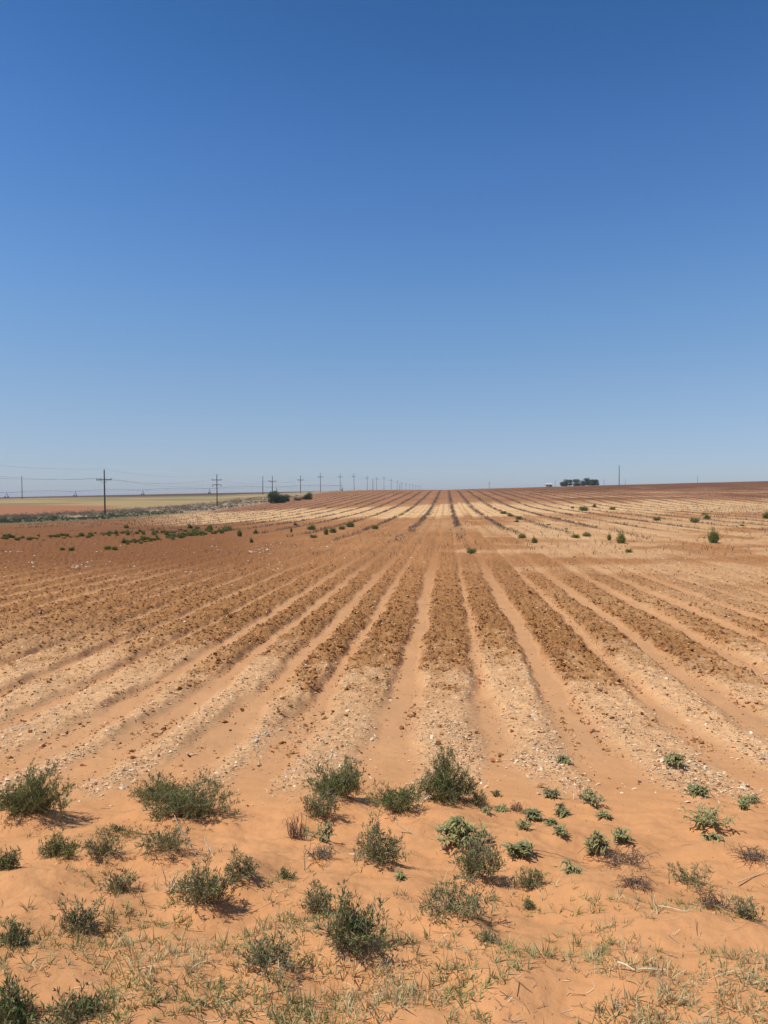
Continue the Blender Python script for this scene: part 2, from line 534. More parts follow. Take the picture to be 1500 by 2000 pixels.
for px, py, wp, hh in [(330, 1600, 170, .05), (1010, 1640, 170, .06), (880, 1610, 190, .06), (1420, 1670, 230, .07),
                       (700, 1715, 260, .05), (430, 1730, 190, .06), (120, 1660, 170, .06), (1150, 1745, 260, .05),
                       (60, 1730, 170, .05), (1240, 1800, 260, .04)]:
    X, Y, D = at(px, py)
    mounds.append((X, Y, wp / F * D * .6, hh))

# ------------------------------------------------------------------ the ground: one sheet, fine near, coarser far
def build_ground():
    us = np.concatenate([np.linspace(-2.6, -.75, 60)[:-1], np.linspace(-.75, .62, 1080), np.linspace(.62, 2.4, 60)[1:]])
    Ds = [-2.5]
    while Ds[-1] < 1.6: Ds.append(Ds[-1] + .06)
    while Ds[-1] < 60:
        d = Ds[-1]; Ds.append(d + max(.011, min(.022 * d, d * d / 1846. * 1.15)))
    while Ds[-1] < 6000: Ds.append(Ds[-1] * (1.012 if Ds[-1] < 420 else 1.04))
    Ds = np.array(Ds)
    DD, UU = np.meshgrid(Ds, us, indexing='ij')
    LL = UU * (DD + 3.2)
    X, Y = ld_to_xy(LL, DD)
    shp = X.shape
    X = X.ravel(); Y = Y.ravel(); L = LL.ravel(); D = DD.ravel()
    Z = ground_z(X, Y)
    m = masks(X, Y, L, D)
    col, crumb = soil_colour(X, Y, L, D, m)
    n0, n1 = shp
    idx = np.arange(n0 * n1).reshape(n0, n1)
    Fc = np.stack([idx[:-1, :-1], idx[:-1, 1:], idx[1:, 1:], idx[1:, :-1]], -1).reshape(-1, 4)
    o = new_mesh('ground', np.stack([X, Y, Z], 1), Fc, M_GROUND, smooth=True, col=col, extra={'crumb': crumb})
    tag(o, 'furrowed orange sandy field running to the horizon', 'ground', kind='structure')
    print('ground', shp)
    return o


def mixc(a, b, t):
    t = np.asarray(t)[:, None]
    return a * (1 - t) + np.asarray(b) * t


C_SAND = np.array([.580, .280, .116])
C_FURROW = np.array([.545, .285, .130])
C_CLOD = np.array([.345, .164, .060])
C_PALE = np.array([.595, .340, .162])
C_BROWN = np.array([.370, .170, .066])
C_DKLEFT = np.array([.225, .094, .036])
C_BAND = np.array([.680, .425, .205])
C_FARROW = np.array([.345, .160, .075])


def soil_colour(X, Y, L, D, m):
    n = len(X)
    u = L / np.maximum(D, 4)
    big = fbm(X / 16., Y / 30., 60, 3)
    med = fbm(X / 2.2, Y / 6.5, 62, 3)
    # near beds
    ridgec = mixc(np.tile(C_PALE, (n, 1)), C_CLOD, m['clod'] / np.maximum(m['ridge'], .05))
    ridgec = ridgec * (1 + .22 * med)[:, None]
    fur = np.tile(C_FURROW, (n, 1)) * (1 + .06 * big)[:, None]
    near = mixc(np.tile(C_SAND, (n, 1)), fur, sst(5, 8, D))
    near = near * (1 - m['ridge'][:, None]) + ridgec * m['ridge'][:, None]
    # middle distance: beds and furrows draw together
    midb = np.tile(C_BROWN, (n, 1)) * (1 + .25 * med)[:, None]
    lite = sst(.05, .5, fbm(X / 9., Y / 5., 64, 3) + .3 * fbm(X / 2.5, Y / 3., 65, 2) + .52 * sst(.03, .33, u) - .20 + .3 * (FRND[m['k']][:, 1] - .5) - .42 * sst(.12, -.02, u))
    lite = lite * sst(130, 60, D) + .5 * sst(.1, .5, big) * sst(100, 160, D)
    midb = mixc(midb, C_PALE * .95, lite * .8)
    dl = sst(-.02, -.30, u + .05 * big) * sst(13, 32, D)
    midb = mixc(midb, C_DKLEFT * (1 + 0), dl)
    furm = mixc(midb * 1.06, C_FURROW, .55 * sst(34, 15, D) * (1 - dl))
    ridm = midb
    row = m['ridge'][:, None]
    mid = furm * (1 - row) + ridm * row
    tnm = sst(12, 34, D + 3 * med)[:, None]
    c = near * (1 - tnm) + mid * tnm
    # pale blown sand lying across the rows
    rj = FRND[m['k']]
    e0 = 103 + 14 * (rj[:, 0] - .5) + 10 * pn(X / 6, Y / 20, 66) + 12 * sst(0, .4, u) - 8 * sst(-.1, -.4, u)
    e1 = 168 + 14 * (rj[:, 1] - .5) + 14 * pn(X / 12, Y / 30, 67) + 10 * sst(0, .4, u) + 30 * sst(-.05, -.35, u)
    band = sst(e0 - 10, e0 + 8, D) * sst(e1 + 12, e1 - 10, D)
    band = band * (1 - .55 * (1 - m['ridge'])) * (.75 + .25 * sst(-.3, .2, med))
    band = band * (1 - .92 * sst(-.24, -.38, u))
    c = mixc(c, C_BAND, band)
    # second, fainter pale tongue nearer the camera, strongest on the right
    e2 = 62 + 30 * (rj[:, 2] - .5) + 14 * pn(X / 7, Y / 16, 68)
    b2 = sst(e2 - 12, e2 + 8, D) * sst(e2 + 36, e2 + 14, D) * sst(-.02, .2, u)
    c = mixc(c, C_BAND * .95, .6 * b2 * (.4 + .6 * m['ridge']))
    # the far slope above the pale band
    fs = sst(165, 200, D)
    farc = np.tile(C_FARROW, (n, 1)) * (1 + .25 * fbm(X / 9., Y / 45., 69, 3))[:, None]
    farc = mixc(farc, C_DKLEFT * .95, (.25 + .65 * sst(.06, .3, u)) * sst(.1, -.35, big - .35 * sst(240, 330, D)))
    farc = mixc(farc, C_BAND * .85, .55 * sst(.05, .3, u) * sst(.12, .45, fbm(X / 30., Y / 16., 70, 3)) * sst(330, 240, D))
    farc = farc * (1 - .10 * (1 - m['ridge']) - .22 * sst(.05, .3, u) * sst(230, 330, D))[:, None]
    c = np.where(fs[:, None] > 0, c * (1 - fs[:, None] * (1 - band[:, None])) + farc * fs[:, None] * (1 - band[:, None]), c)
    # dead plants left standing on every fourth bed darken the soil with trash
    wx = (X + .25 * pn(Y / 9., X * 0, 74) - WEED_X0) / WEED_DX
    wd = np.abs(wx - np.round(wx)) * WEED_DX
    wrow = sst(.55, .2, wd) * sst(48, 75, D) * (.55 + .45 * sst(-.2, .2, pn(X / 4, Y / 14, 75)))
    wfar = sst(1.0, .3, wd) * sst(120, 200, D)
    c = mixc(c, np.array([.13, .075, .05]), np.clip(np.maximum(wrow * .8, wfar * .62), 0, 1))
    # ---- beyond the field's left edge
    o = 1 - m['infield']
    verge = np.tile(np.array([.33, .235, .14]), (n, 1)) * (1 + .4 * fbm(X / 3., Y / 5., 76, 3))[:, None]
    gr = sst(0, .25, fbm(X / 9., Y / 12., 77, 2) - .22 + .7 * sst(-84, -74, X) * sst(215, 150, D) + .25 * sst(150, 110, D))
    verge = mixc(verge, np.array([.085, .105, .045]), gr * .8)
    tan = np.tile(np.array([.36, .25, .115]), (n, 1)) * (1 + .18 * fbm(X / 30., Y / 50., 78, 3))[:, None]
    tan = mixc(tan, np.array([.17, .165, .075]), sst(.0, .4, fbm(X / 70., Y / 40., 79, 2) + .25 * sst(330, 420, D)) * .7)
    org = np.array([.34, .150, .070])
    om = sst(-.36, -.40, u + .02 * pn(X / 20, Y / 20, 80)) * sst(300, 272, D + 18 * sst(-.55, -.38, u))
    beyond = mixc(tan, org, om)
    dark = sst(430, 480, D)
    beyond = mixc(beyond, np.array([.56, .40, .22]), .9 * sst(.07, .03, np.abs(u + .17)) * sst(250, 268, D) * sst(345, 315, D) * sst(-.4, .1, pn(X / 12, Y / 16, 84)))
    beyond = mixc(beyond, np.array([.12, .07, .05]), dark)
    v = sst(-104, -94, X + 6 * pn(Y / 22., X * 0, 82))
    out = mixc(beyond, np.array([0, 0, 0.]), v) + verge * v[:, None]
    c = c * (1 - o[:, None]) + out * o[:, None]
    crumb = np.clip(.8 * m['clod'] + .7 * m['ridge'] + .35 * sst(20, 40, D), 0, 1)
    return np.clip(c, 0, 1), crumb


# ------------------------------------------------------------------ plants
GREEN_A = np.array([.165, .190, .062]); GREEN_Y = np.array([.24, .255, .08]); GREEN_G = np.array([.265, .255, .120])


def shrub_geo(rng, w, h, grey=0., cone=False, scale=1.0, dens=1.0):
    """feathery shrub: arching stems, plume-like twigs, fine needle leaves"""
    area = max(w * h, .01)
    ns = int(np.clip(260 * math.sqrt(area) * dens, 14, 150) * (1 - .25 * max(0, grey)))
    ph = rng.random(ns) * 2 * PI; rho = np.sqrt(rng.random(ns))
    bx = rng.normal(size=ns) * .17 * w; by = rng.normal(size=ns) * .10 * w
    tx = rho * np.cos(ph) * w * .47; ty = rho * np.sin(ph) * w * .38
    lump = 1 + .28 * np.sin(tx / w * 9 + rng.random() * 6) * (0 if cone else 1)
    if cone:
        tz = h * np.clip(1.12 - 1.0 * rho ** .9, .2, 1.1) * rng.uniform(.8, 1.05, ns)
    else:
        tz = h * (1 - .5 * rho ** 2) * rng.uniform(.5, 1.12, ns) * lump
    B = np.stack([bx, by, np.full(ns, -.01)], 1); T = np.stack([tx, ty, tz], 1)
    C = np.stack([bx * .6 + tx * .55, by * .6 + ty * .55, tz * .42], 1)
    t = np.linspace(0, 1, 7)[None, :, None]
    P = (1 - t) ** 2 * B[:, None] + 2 * t * (1 - t) * C[:, None] + t * t * T[:, None]
    P[:, 1:-1] += rng.normal(size=(ns, 5, 3)) * .012 * scale
    slen = np.linalg.norm(np.diff(P, axis=1), axis=2).sum(1)
    # twigs
    nt = np.clip((slen / (.026 * scale)).astype(int), 4, 26)
    si = np.repeat(np.arange(ns), nt); n = len(si)
    tt = rng.uniform(.06 if grey < .4 else .2, 1, n)
    k = np.clip((tt * 6).astype(int), 0, 5); f = tt * 6 - k
    O = P[si, k] * (1 - f)[:, None] + P[si, k + 1] * f[:, None]
    tan = unit(P[si, k + 1] - P[si, k])
    rd = unit(rng.normal(size=(n, 3)) * np.array([1, 1, .6]))
    td = unit(tan * .8 + rd * .75 + np.array([0, 0, .45]))
    tl = rng.uniform(.5, 1.1, n) * (.085 * (1 - .55 * tt)) * (scale if h > .2 else scale * max(.35, h / .2))
    # needles
    nn = np.maximum(3, (tl / (.0058 * scale) * (1 - .3 * max(0, grey))).astype(int))
    ti = np.repeat(np.arange(n), nn); q = len(ti)
    s = rng.random(q)
    NO = O[ti] + td[ti] * (tl[ti] * s)[:, None]
    nd = unit(td[ti] * .75 + unit(rng.normal(size=(q, 3))) * .7 + np.array([0, 0, .15]))
    nl = rng.uniform(.014, .029, q) * scale
    wv = unit(np.cross(nd, rng.normal(size=(q, 3)))) * (rng.uniform(.0017, .0030, q) * scale)[:, None]
    V = np.stack([NO, NO + nd * (nl * .45)[:, None] + wv, NO + nd * nl[:, None], NO + nd * (nl * .45)[:, None] - wv], 1).reshape(-1, 3)
    V[:, 2] = np.maximum(V[:, 2], .0)
    Fq = np.arange(q * 4).reshape(q, 4)
    g = max(0., grey)
    base = GREEN_A * (1 - g) + GREEN_G * g
    if grey < 0: base = GREEN_A * (1 + grey) + GREEN_Y * (-grey)
    tcol = base[None] * rng.uniform(.75, 1.3, (n, 1)) * (1 + rng.normal(size=(n, 3)) * .06)
    dry = rng.random(n) < (.05 + .10 * g)
    tcol[dry] = np.array([.20, .15, .085])
    nc = np.repeat(tcol[ti] * rng.uniform(.85, 1.2, (q, 1)), 4, 0)
    # stems
    R = np.linspace(1, .35, 7)[None] * rng.uniform(.0012, .0022, (ns, 1)) * scale
    SV, SF = tubes(P, R, 3)
    TP = np.stack([O, O + td * (tl * .9)[:, None]], 1)
    TV, TF = tubes(TP, np.tile([[.0008 * scale, .0004 * scale]], (n, 1)), 3)
    return (V, Fq, nc), (np.concatenate([SV, TV]), np.concatenate([SF, TF + len(SV)]))


def leaf_strips(rng, O, d, ln, wd, droop, fold=.35):
    """lance-shaped leaves folded along the midrib: returns V (n*15,3), quads"""
    n = len(O); m = 5
    s = np.linspace(0, 1, m)
    side = unit(np.cross(d, np.array([0, 0, 1.]) + rng.normal(size=(n, 3)) * .25))
    nor = np.cross(side, d)
    prof = np.array([.25, .85, 1.0, .65, .04])
    ctr = O[:, None] + d[:, None] * (ln[:, None] * s)[..., None] + np.array([0, 0, -1.]) * (droop[:, None] * ln[:, None] * s ** 2)[..., None]
    wav = 1 + .22 * np.sin(s * 14 + rng.random((n, 1)) * 6)
    off = side[:, None] * (wd[:, None] * prof * wav)[..., None]
    lift = nor[:, None] * (wd[:, None] * prof * fold)[..., None]
    V = np.stack([ctr - off + lift, ctr, ctr + off + lift], 2).reshape(-1, 3)
    idx = np.arange(n * m * 3).reshape(n, m, 3)
    a = np.stack([idx[:, :-1, :-1], idx[:, :-1, 1:], idx[:, 1:, 1:], idx[:, 1:, :-1]], -1).reshape(-1, 4)
    return V, a, m * 3


def leafy_geo(rng, w, h, grey=0.):
    ns = int(np.clip(28 * w / .25 * rng.uniform(.55, 1.2), 4, 34)); up = rng.uniform(-.15, .75); lsz = rng.uniform(.75, 1.3); dro = rng.uniform(.1, .9)
    ph = rng.random(ns) * 2 * PI; rho = np.sqrt(rng.random(ns)) * 1.05
    B = np.stack([rng.normal(size=ns) * .13 * w, rng.normal(size=ns) * .10 * w, np.full(ns, -.005)], 1)
    T = np.stack([rho * np.cos(ph) * w * .42, rho * np.sin(ph) * w * .36, h * (1 - .45 * rho) * rng.uniform(.4, .92, ns)], 1)
    C = B * .5 + T * .5; C[:, 2] = T[:, 2] * .6
    t = np.linspace(0, 1, 5)[None, :, None]
    P = (1 - t) ** 2 * B[:, None] + 2 * t * (1 - t) * C[:, None] + t * t * T[:, None]
    nl = np.clip(rng.normal(11, 2.5, ns), 6, 16).astype(int)
    si = np.repeat(np.arange(ns), nl); n = len(si)
    tt = 1 - .75 * rng.random(n) ** 1.5
    k = np.clip((tt * 4).astype(int), 0, 3); f = tt * 4 - k
    O = P[si, k] * (1 - f)[:, None] + P[si, k + 1] * f[:, None]
    a = rng.random(n) * 2 * PI
    d = unit(np.stack([np.cos(a), np.sin(a), rng.uniform(.1, 1.0, n) + up], 1))
    L0 = min(.062 * lsz, .8 * w)
    ln = rng.uniform(.55, 1.15, n) * L0 * (1.15 - .35 * tt)
    V, Fq, m = leaf_strips(rng, O, d, ln, ln * rng.uniform(.09, .15, n), rng.uniform(.0, .6, n) + dro * rng.random(n) * 1.3)
    V[:, 2] = np.maximum(V[:, 2], .002)
    base = np.array([.310, .300, .120]) * (1 - grey) + np.array([.15, .14, .09]) * grey
    c = base[None] * rng.uniform(.7, 1.3, (n, 1)) * (1 + rng.normal(size=(n, 3)) * .05)
    y = rng.random(n) < .08; c[y] = np.array([.30, .24, .12])
    R = np.linspace(.0028, .0014, 5)[None] * np.ones((ns, 1))
    SV, SF = tubes(P, R, 4)
    return (V, Fq, np.repeat(c, m, 0)), (SV, SF)


def dead_geo(rng, w, h, grey=0.):
    """tangle of dead twigs"""
    n = int(np.clip(420 * w, 24, 130)); m = 7
    if grey < 0: n = int(n * .5)
    a = rng.random(n) * 2 * PI; r = np.sqrt(rng.random(n)) * w * .36
    B = np.stack([r * np.cos(a), r * np.sin(a) * .6, np.zeros(n)], 1)
    hd = rng.random(n) * 2 * PI
    ln = rng.uniform(.25, .8, n) * w * .7
    t = np.linspace(0, 1, m)
    bend = rng.normal(size=n) * (1.2 if grey >= 0 else .15)
    ang = hd[:, None] + bend[:, None] * t
    st = ln[:, None] / m
    P = np.zeros((n, m, 3))
    P[..., 0] = B[:, :1] + np.cumsum(np.cos(ang) * st, 1)
    P[..., 1] = B[:, 1:2] + np.cumsum(np.sin(ang) * st, 1) * .7
    arc = np.sin(t * rng.uniform(.6, 1.0, (n, 1)) * PI)
    P[..., 2] = .004 + h * rng.uniform(.1, 1.0, (n, 1)) ** 1.4 * (arc if grey >= 0 else t)
    P += rng.normal(size=P.shape) * .004
    R = np.linspace(1, .5, m)[None] * rng.uniform(.0012, .0026, (n, 1)) * (1 if grey >= 0 else 1.5)
    V, Fq = tubes(P, R, 3)
    base = np.array([.20, .13, .085]) if grey >= 0 else np.array([.52, .40, .23])
    if grey > .35: base = np.array([.20, .165, .12])
    c = base[None] * rng.uniform(.6, 1.4, (n, 1))
    return V, Fq, np.repeat(c, m * 3, 0)


def mt(c, c2):
    return mat_noise('stem bark', c, c2, 30, .9)


M_STEM = mt((.22, .15, .09), (.36, .27, .16))
M_STEMG = mt((.18, .18, .09), (.26, .24, .13))


def build_plants():
    for i, (kind, X, Y, D, w, h, lab, gr) in enumerate(PL):
        rng = np.random.default_rng(100 + i)
        z = gz(X, Y) - .006
        if kind in ('shrub', 'cone'):
            r = empty('desert_shrub', (X, Y, z), lab, 'shrub', 'feathery shrubs on the sand bank', TH)
            (V, Fq, c), (SV, SF) = shrub_geo(rng, w * 1.14, h * (1.08 - .08 * max(gr, 0)), gr, kind == 'cone', .8 if h < .08 else 1.0)
            new_mesh('foliage', V, Fq, M_LEAF, r, col=c)
            new_mesh('stem', SV, SF, M_STEM, r)
        elif kind == 'leafy':
            r = empty('leafy_weed', (X, Y, z), lab, 'weed', 'leafy weeds on the sand bank', TH)
            (V, Fq, c), (SV, SF) = leafy_geo(rng, w * 1.08, h * 1.1, gr)
            new_mesh('leaf', V, Fq, M_GREY, r, smooth=True, col=c)
            new_mesh('stem', SV, SF, M_STEMG, r)
        else:
            V, Fq, c = dead_geo(rng, w, h, gr)
            o = new_mesh('dead_weed', V, Fq, M_DRY, col=c, loc=(X, Y, z + .006))
            o.rotation_euler = (0, 0, TH)
            tag(o, lab, 'dead weed', 'dead weeds on the sand bank')


def stalk(name, p0, p1, h0, h1, r, lab, col, bend=.008):
    """a single dry stalk from pixel p0 to p1, ends h0 and h1 metres off the ground"""
    g = Geo()
    X0, Y0, _ = at(*p0); X1, Y1, _ = at(*p1)
    if h1 is None:                 # stands up: same ground point, leaning; h0 = height
        pass
    a = np.array([X0, Y0, gz(X0, Y0) + h0]); b = np.array([X1, Y1, gz(X1, Y1) + h1])
    t = np.linspace(0, 1, 6)[:, None]
    P = a * (1 - t) + b * t
    P[:, 0] += bend * np.sin(t[:, 0] * PI); P[:, 2] += .3 * bend * np.sin(t[:, 0] * 2 * PI)
    org = P[0].copy()
    g.tube(P - org, np.linspace(r, r * .7, 6) * .7, 6, col)
    rng = np.random.default_rng(int(p0[0]))
    r = r * .7
    for k in (2,):                 # stub of a broken leaf at the joint
        d = unit(rng.normal(size=3) + np.array([0, 0, .3])) * rng.uniform(.008, .016)
        g.tube([P[k] - org, P[k] - org + d], [r * .6, r * .3], 4, col)
    o = g.build(name, M_DRY, smooth=True, loc=org)
    tag(o, lab, 'dry stalk', 'pale dry stalks on the sand bank')


def standing(px, py, tpx, tpy, r, lab, col):
    """a stalk stuck in the sand, seen from base pixel to tip pixel, leaning in its own depth"""
    X, Y, D = at(px, py); z = gz(X, Y)
    dx = (tpx - px) / F * D; dz = (py - tpy) / F * D
    g = Geo()
    t = np.linspace(0, 1, 6)
    P = np.stack([dx * t * CT, dx * t * ST + .05 * t, dz * t], 1)
    P[:, 0] += .006 * np.sin(t * 7)
    g.tube(P, np.linspace(r, r * .6, 6), 6, col)
    for k, s in ((2, 1), (4, -1)):
        g.tube([P[k], P[k] + np.array([s * .012, .004, .02])], [r * .6, r * .25], 4, col)
    o = g.build('dry_stalk', M_DRY, smooth=True, loc=(X, Y, z - .01))
    tag(o, lab, 'dry stalk', 'pale dry stalks on the sand bank')


STRAW = np.array([.62, .47, .27]); STRAWW = np.array([.68, .56, .38]); STRAWD = np.array([.35, .24, .14])


def build_stalks():
    standing(384, 1684, 333, 1608, .0055, 'long pale stalk leaning left in front of the widest shrub', STRAWW)
    standing(417, 1684, 393, 1651, .0055, 'short pale leaning stalk right of the long leaning one', STRAWW)
    stalk('dry_stalk', (682, 1692), (758, 1703), .03, .01, .006, 'pale fallen stalk in front of the ragged grey shrub', STRAWW)
    stalk('dry_stalk', (1030, 1686), (1150, 1684), .012, .012, .0035, 'long thin fallen stem under the leafy weed', STRAWD, .03)
    stalk('dry_stalk', (1440, 1737), (1500, 1718), .02, .02, .005, 'pale fallen stalk at the right edge below the dead vines', STRAW)
    stalk('dry_stalk', (1205, 1916), (1240, 1926), .03, .008, .006, 'bleached stalk, left of two in the lower right grass', STRAWW)
    stalk('dry_stalk', (1245, 1927), (1300, 1924), .012, .01, .0055, 'bleached stalk, right of two in the lower right grass', STRAWW)
    standing(1282, 1818, 1284, 1787, .0032, 'bleached stub standing in the lower right above the grass', STRAW)
    stalk('dry_stalk', (1286, 1806), (1340, 1820), .02, .008, .0032, 'straw lying from the bleached stub towards the right', STRAWW)
    standing(1134, 1568, 1137, 1538, .003, 'upright dead stem behind the weed amid the white dry stalks', STRAWD)
    standing(1102, 1566, 1101, 1536, .003, 'upright white stalk left of the weed amid white dry stalks', STRAW)
    standing(1118, 1562, 1126, 1548, .004, 'short white stub beside the weed amid white dry stalks', STRAWW)
    standing(1063, 1568, 1062, 1549, .005, 'stubby grey dead stem above the slim weed', STRAW * .7)
    standing(822, 1603, 796, 1595, .006, 'bleached twig lying at the right of the bright green low shrub', STRAW)
    standing(812, 1640, 770, 1620, .006, 'bent pale stalk behind the ragged grey shrub', STRAW)
    standing(864, 1670, 855, 1630, .004, 'thin white stalk rising left of the tangled leafy weed', STRAWW)
    standing(592, 1708, 594, 1672, .004, 'thin upright stem left of the dry grey brush', STRAWD)
    standing(537, 1131, 538, 1112, .012, 'lone straw-coloured stake standing in the left furrows', STRAW)
    stalk('dry_stalk', (985, 1272), (1000, 1268), .0, .10, .008, 'broken cornstalk-like straw on a brown bed', STRAWW)


def grass():
    rng = np.random.default_rng(7)
    g = []
    # tufts: denser towards the camera, in patches
    n = 6500
    py = 1590 + (2080 - 1590) * rng.random(n) ** .66; px = rng.uniform(-150, 1650, n)
    vx = (px - 750) / F
    tan = np.tan(np.arctan((py - 1000) / F) + PITCH)
    # invert for depth on the smooth slope
    Dg = np.linspace(1.0, 9, 1600); slope = (EYE - base_z(Dg * 0, Dg)) / Dg
    D = np.interp(-tan, -slope, Dg)
    L = vx * D
    X, Y = ld_to_xy(L, D)
    nearp = np.zeros(n)
    for q_ in PL:                          # grass catches round the shrubs
        nearp = np.maximum(nearp, np.exp(-((X - q_[1]) ** 2 + (Y - q_[2]) ** 2) / (.55 * q_[4] + .08) ** 2) * (q_[0] != 'leafy'))
    p = .34 * sst(1640, 1930, py) + .26 * nearp * sst(1600, 1680, py) + .55 * fbm(X / .55, Y / .4, 91, 2) + .12 * fbm(X / .18, Y / .18, 92, 2)
    keep = p + .34 * rng.random(n) > .52
    X, Y, px, py = X[keep], Y[keep], px[keep], py[keep]
    nt = len(X)
    kind = rng.random(nt)
    nb = rng.integers(3, 12, nt)
    ti = np.repeat(np.arange(nt), nb); q = len(ti)
    z = ground_z(X, Y)
    a = rng.random(q) * 2 * PI
    O = np.stack([X[ti] + np.cos(a) * .012 * rng.random(q), Y[ti] + np.sin(a) * .012 * rng.random(q), z[ti] - .004], 1)
    lean = rng.uniform(.05, .75, q) + 1.5 * (rng.random(q) < .10)
    d = unit(np.stack([np.cos(a) * lean, np.sin(a) * lean, np.ones(q)], 1))
    ln = rng.uniform(.02, .07, q) * (.6 + 1.0 * rng.random(nt) ** 3)[ti]
    dr = rng.uniform(-.1, .7, q)
    s = np.linspace(0, 1, 4)
    ctr = O[:, None] + d[:, None] * (ln[:, None] * s)[..., None] - np.array([0, 0, 1.]) * (dr[:, None] * ln[:, None] * s ** 2)[..., None] \
        + np.stack([np.cos(a), np.sin(a), 0 * a], 1)[:, None] * (.5 * dr[:, None] * ln[:, None] * s ** 2)[..., None]
    side = unit(np.cross(d, rng.normal(size=(q, 3)))) * rng.uniform(.0012, .0026, q)[:, None]
    wp = np.array([.8, 1, .7, .1])
    V = np.stack([ctr - side[:, None] * wp[:, None], ctr + side[:, None] * wp[:, None]], 2).reshape(-1, 3)
    idx = np.arange(q * 8).reshape(q, 4, 2)
    Fq = np.stack([idx[:, :-1, 0], idx[:, :-1, 1], idx[:, 1:, 1], idx[:, 1:, 0]], -1).reshape(-1, 4)
    pal = np.array([[.52, .42, .20], [.42, .36, .16], [.31, .32, .12], [.60, .49, .27], [.25, .27, .10]])
    green = (fbm(X / .5, Y / .4, 93, 2) + .1 > 0)
    ci = np.where(green[ti], rng.choice([1, 2, 2, 4, 0, 0], q), rng.choice([0, 0, 1, 3, 3], q))
    c = pal[ci] * rng.uniform(.75, 1.25, (q, 1))
    o = new_mesh('grass', V, Fq, M_GRASS, col=np.repeat(c, 8, 0))
    tag(o, 'sparse yellow-green grass tufts on the near sand', 'grass', kind='stuff')

    # fallen straw and twigs
    n = 3000
    py = 1545 + 530 * rng.random(n) ** .8; px = rng.uniform(-120, 1620, n)
    tan = np.tan(np.arctan((py - 1000) / F) + PITCH)
    D = np.interp(-tan, -slope, Dg); X, Y = ld_to_xy((px - 750) / F * D, D)
    nearp = np.zeros(n)
    for q_ in PL:
        nearp = np.maximum(nearp, np.exp(-((X - q_[1]) ** 2 + (Y - q_[2]) ** 2) / (.6 * q_[4] + .06) ** 2))
    keep = fbm(X / .7, Y / .5, 95, 2) + .4 * rng.random(n) + .35 * nearp > .2
    X, Y = X[keep], Y[keep]; n = len(X)
    a = rng.random(n) * PI; ln = .010 + .08 * rng.random(n) ** 3
    t = np.linspace(-.5, .5, 5)
    cur = rng.normal(size=n) * .22
    PX = X[:, None] + np.cos(a[:, None] + cur[:, None] * t) * ln[:, None] * t
    PY = Y[:, None] + np.sin(a[:, None] + cur[:, None] * t) * ln[:, None] * t
    PZ = ground_z(PX.ravel(), PY.ravel()).reshape(PX.shape) + .002 + .012 * rng.random((n, 1)) * (t + .5)
    R = np.tile(rng.uniform(.0006, .0015, (n, 1)), (1, 5))
    V, Fq = tubes(np.stack([PX, PY, PZ], -1), R, 3)
    pal = np.array([STRAW, STRAWW, STRAWD, [.2, .13, .09], STRAWD])
    c = pal[rng.integers(0, 5, n)] * rng.uniform(.7, 1.2, (n, 1))
    o = new_mesh('straw_litter', V, Fq, M_DRY, col=np.repeat(c, 15, 0))
    tag(o, 'broken straw and twigs strewn on the near sand', 'litter', kind='stuff')


ICO_V = None


def icosa():
    p = (1 + 5 ** .5) / 2
    v = np.array([[-1, p, 0], [1, p, 0], [-1, -p, 0], [1, -p, 0], [0, -1, p], [0, 1, p], [0, -1, -p], [0, 1, -p],
                  [p, 0, -1], [p, 0, 1], [-p, 0, -1], [-p, 0, 1]]) / math.sqrt(1 + p * p)
    f = np.array([[0, 11, 5], [0, 5, 1], [0, 1, 7], [0, 7, 10], [0, 10, 11], [1, 5, 9], [5, 11, 4], [11, 10, 2], [10, 7, 6],
                  [7, 1, 8], [3, 9, 4], [3, 4, 2], [3, 2, 6], [3, 6, 8], [3, 8, 9], [4, 9, 5], [2, 4, 11], [6, 2, 10], [8, 6, 7], [9, 8, 1]])
    return v, f


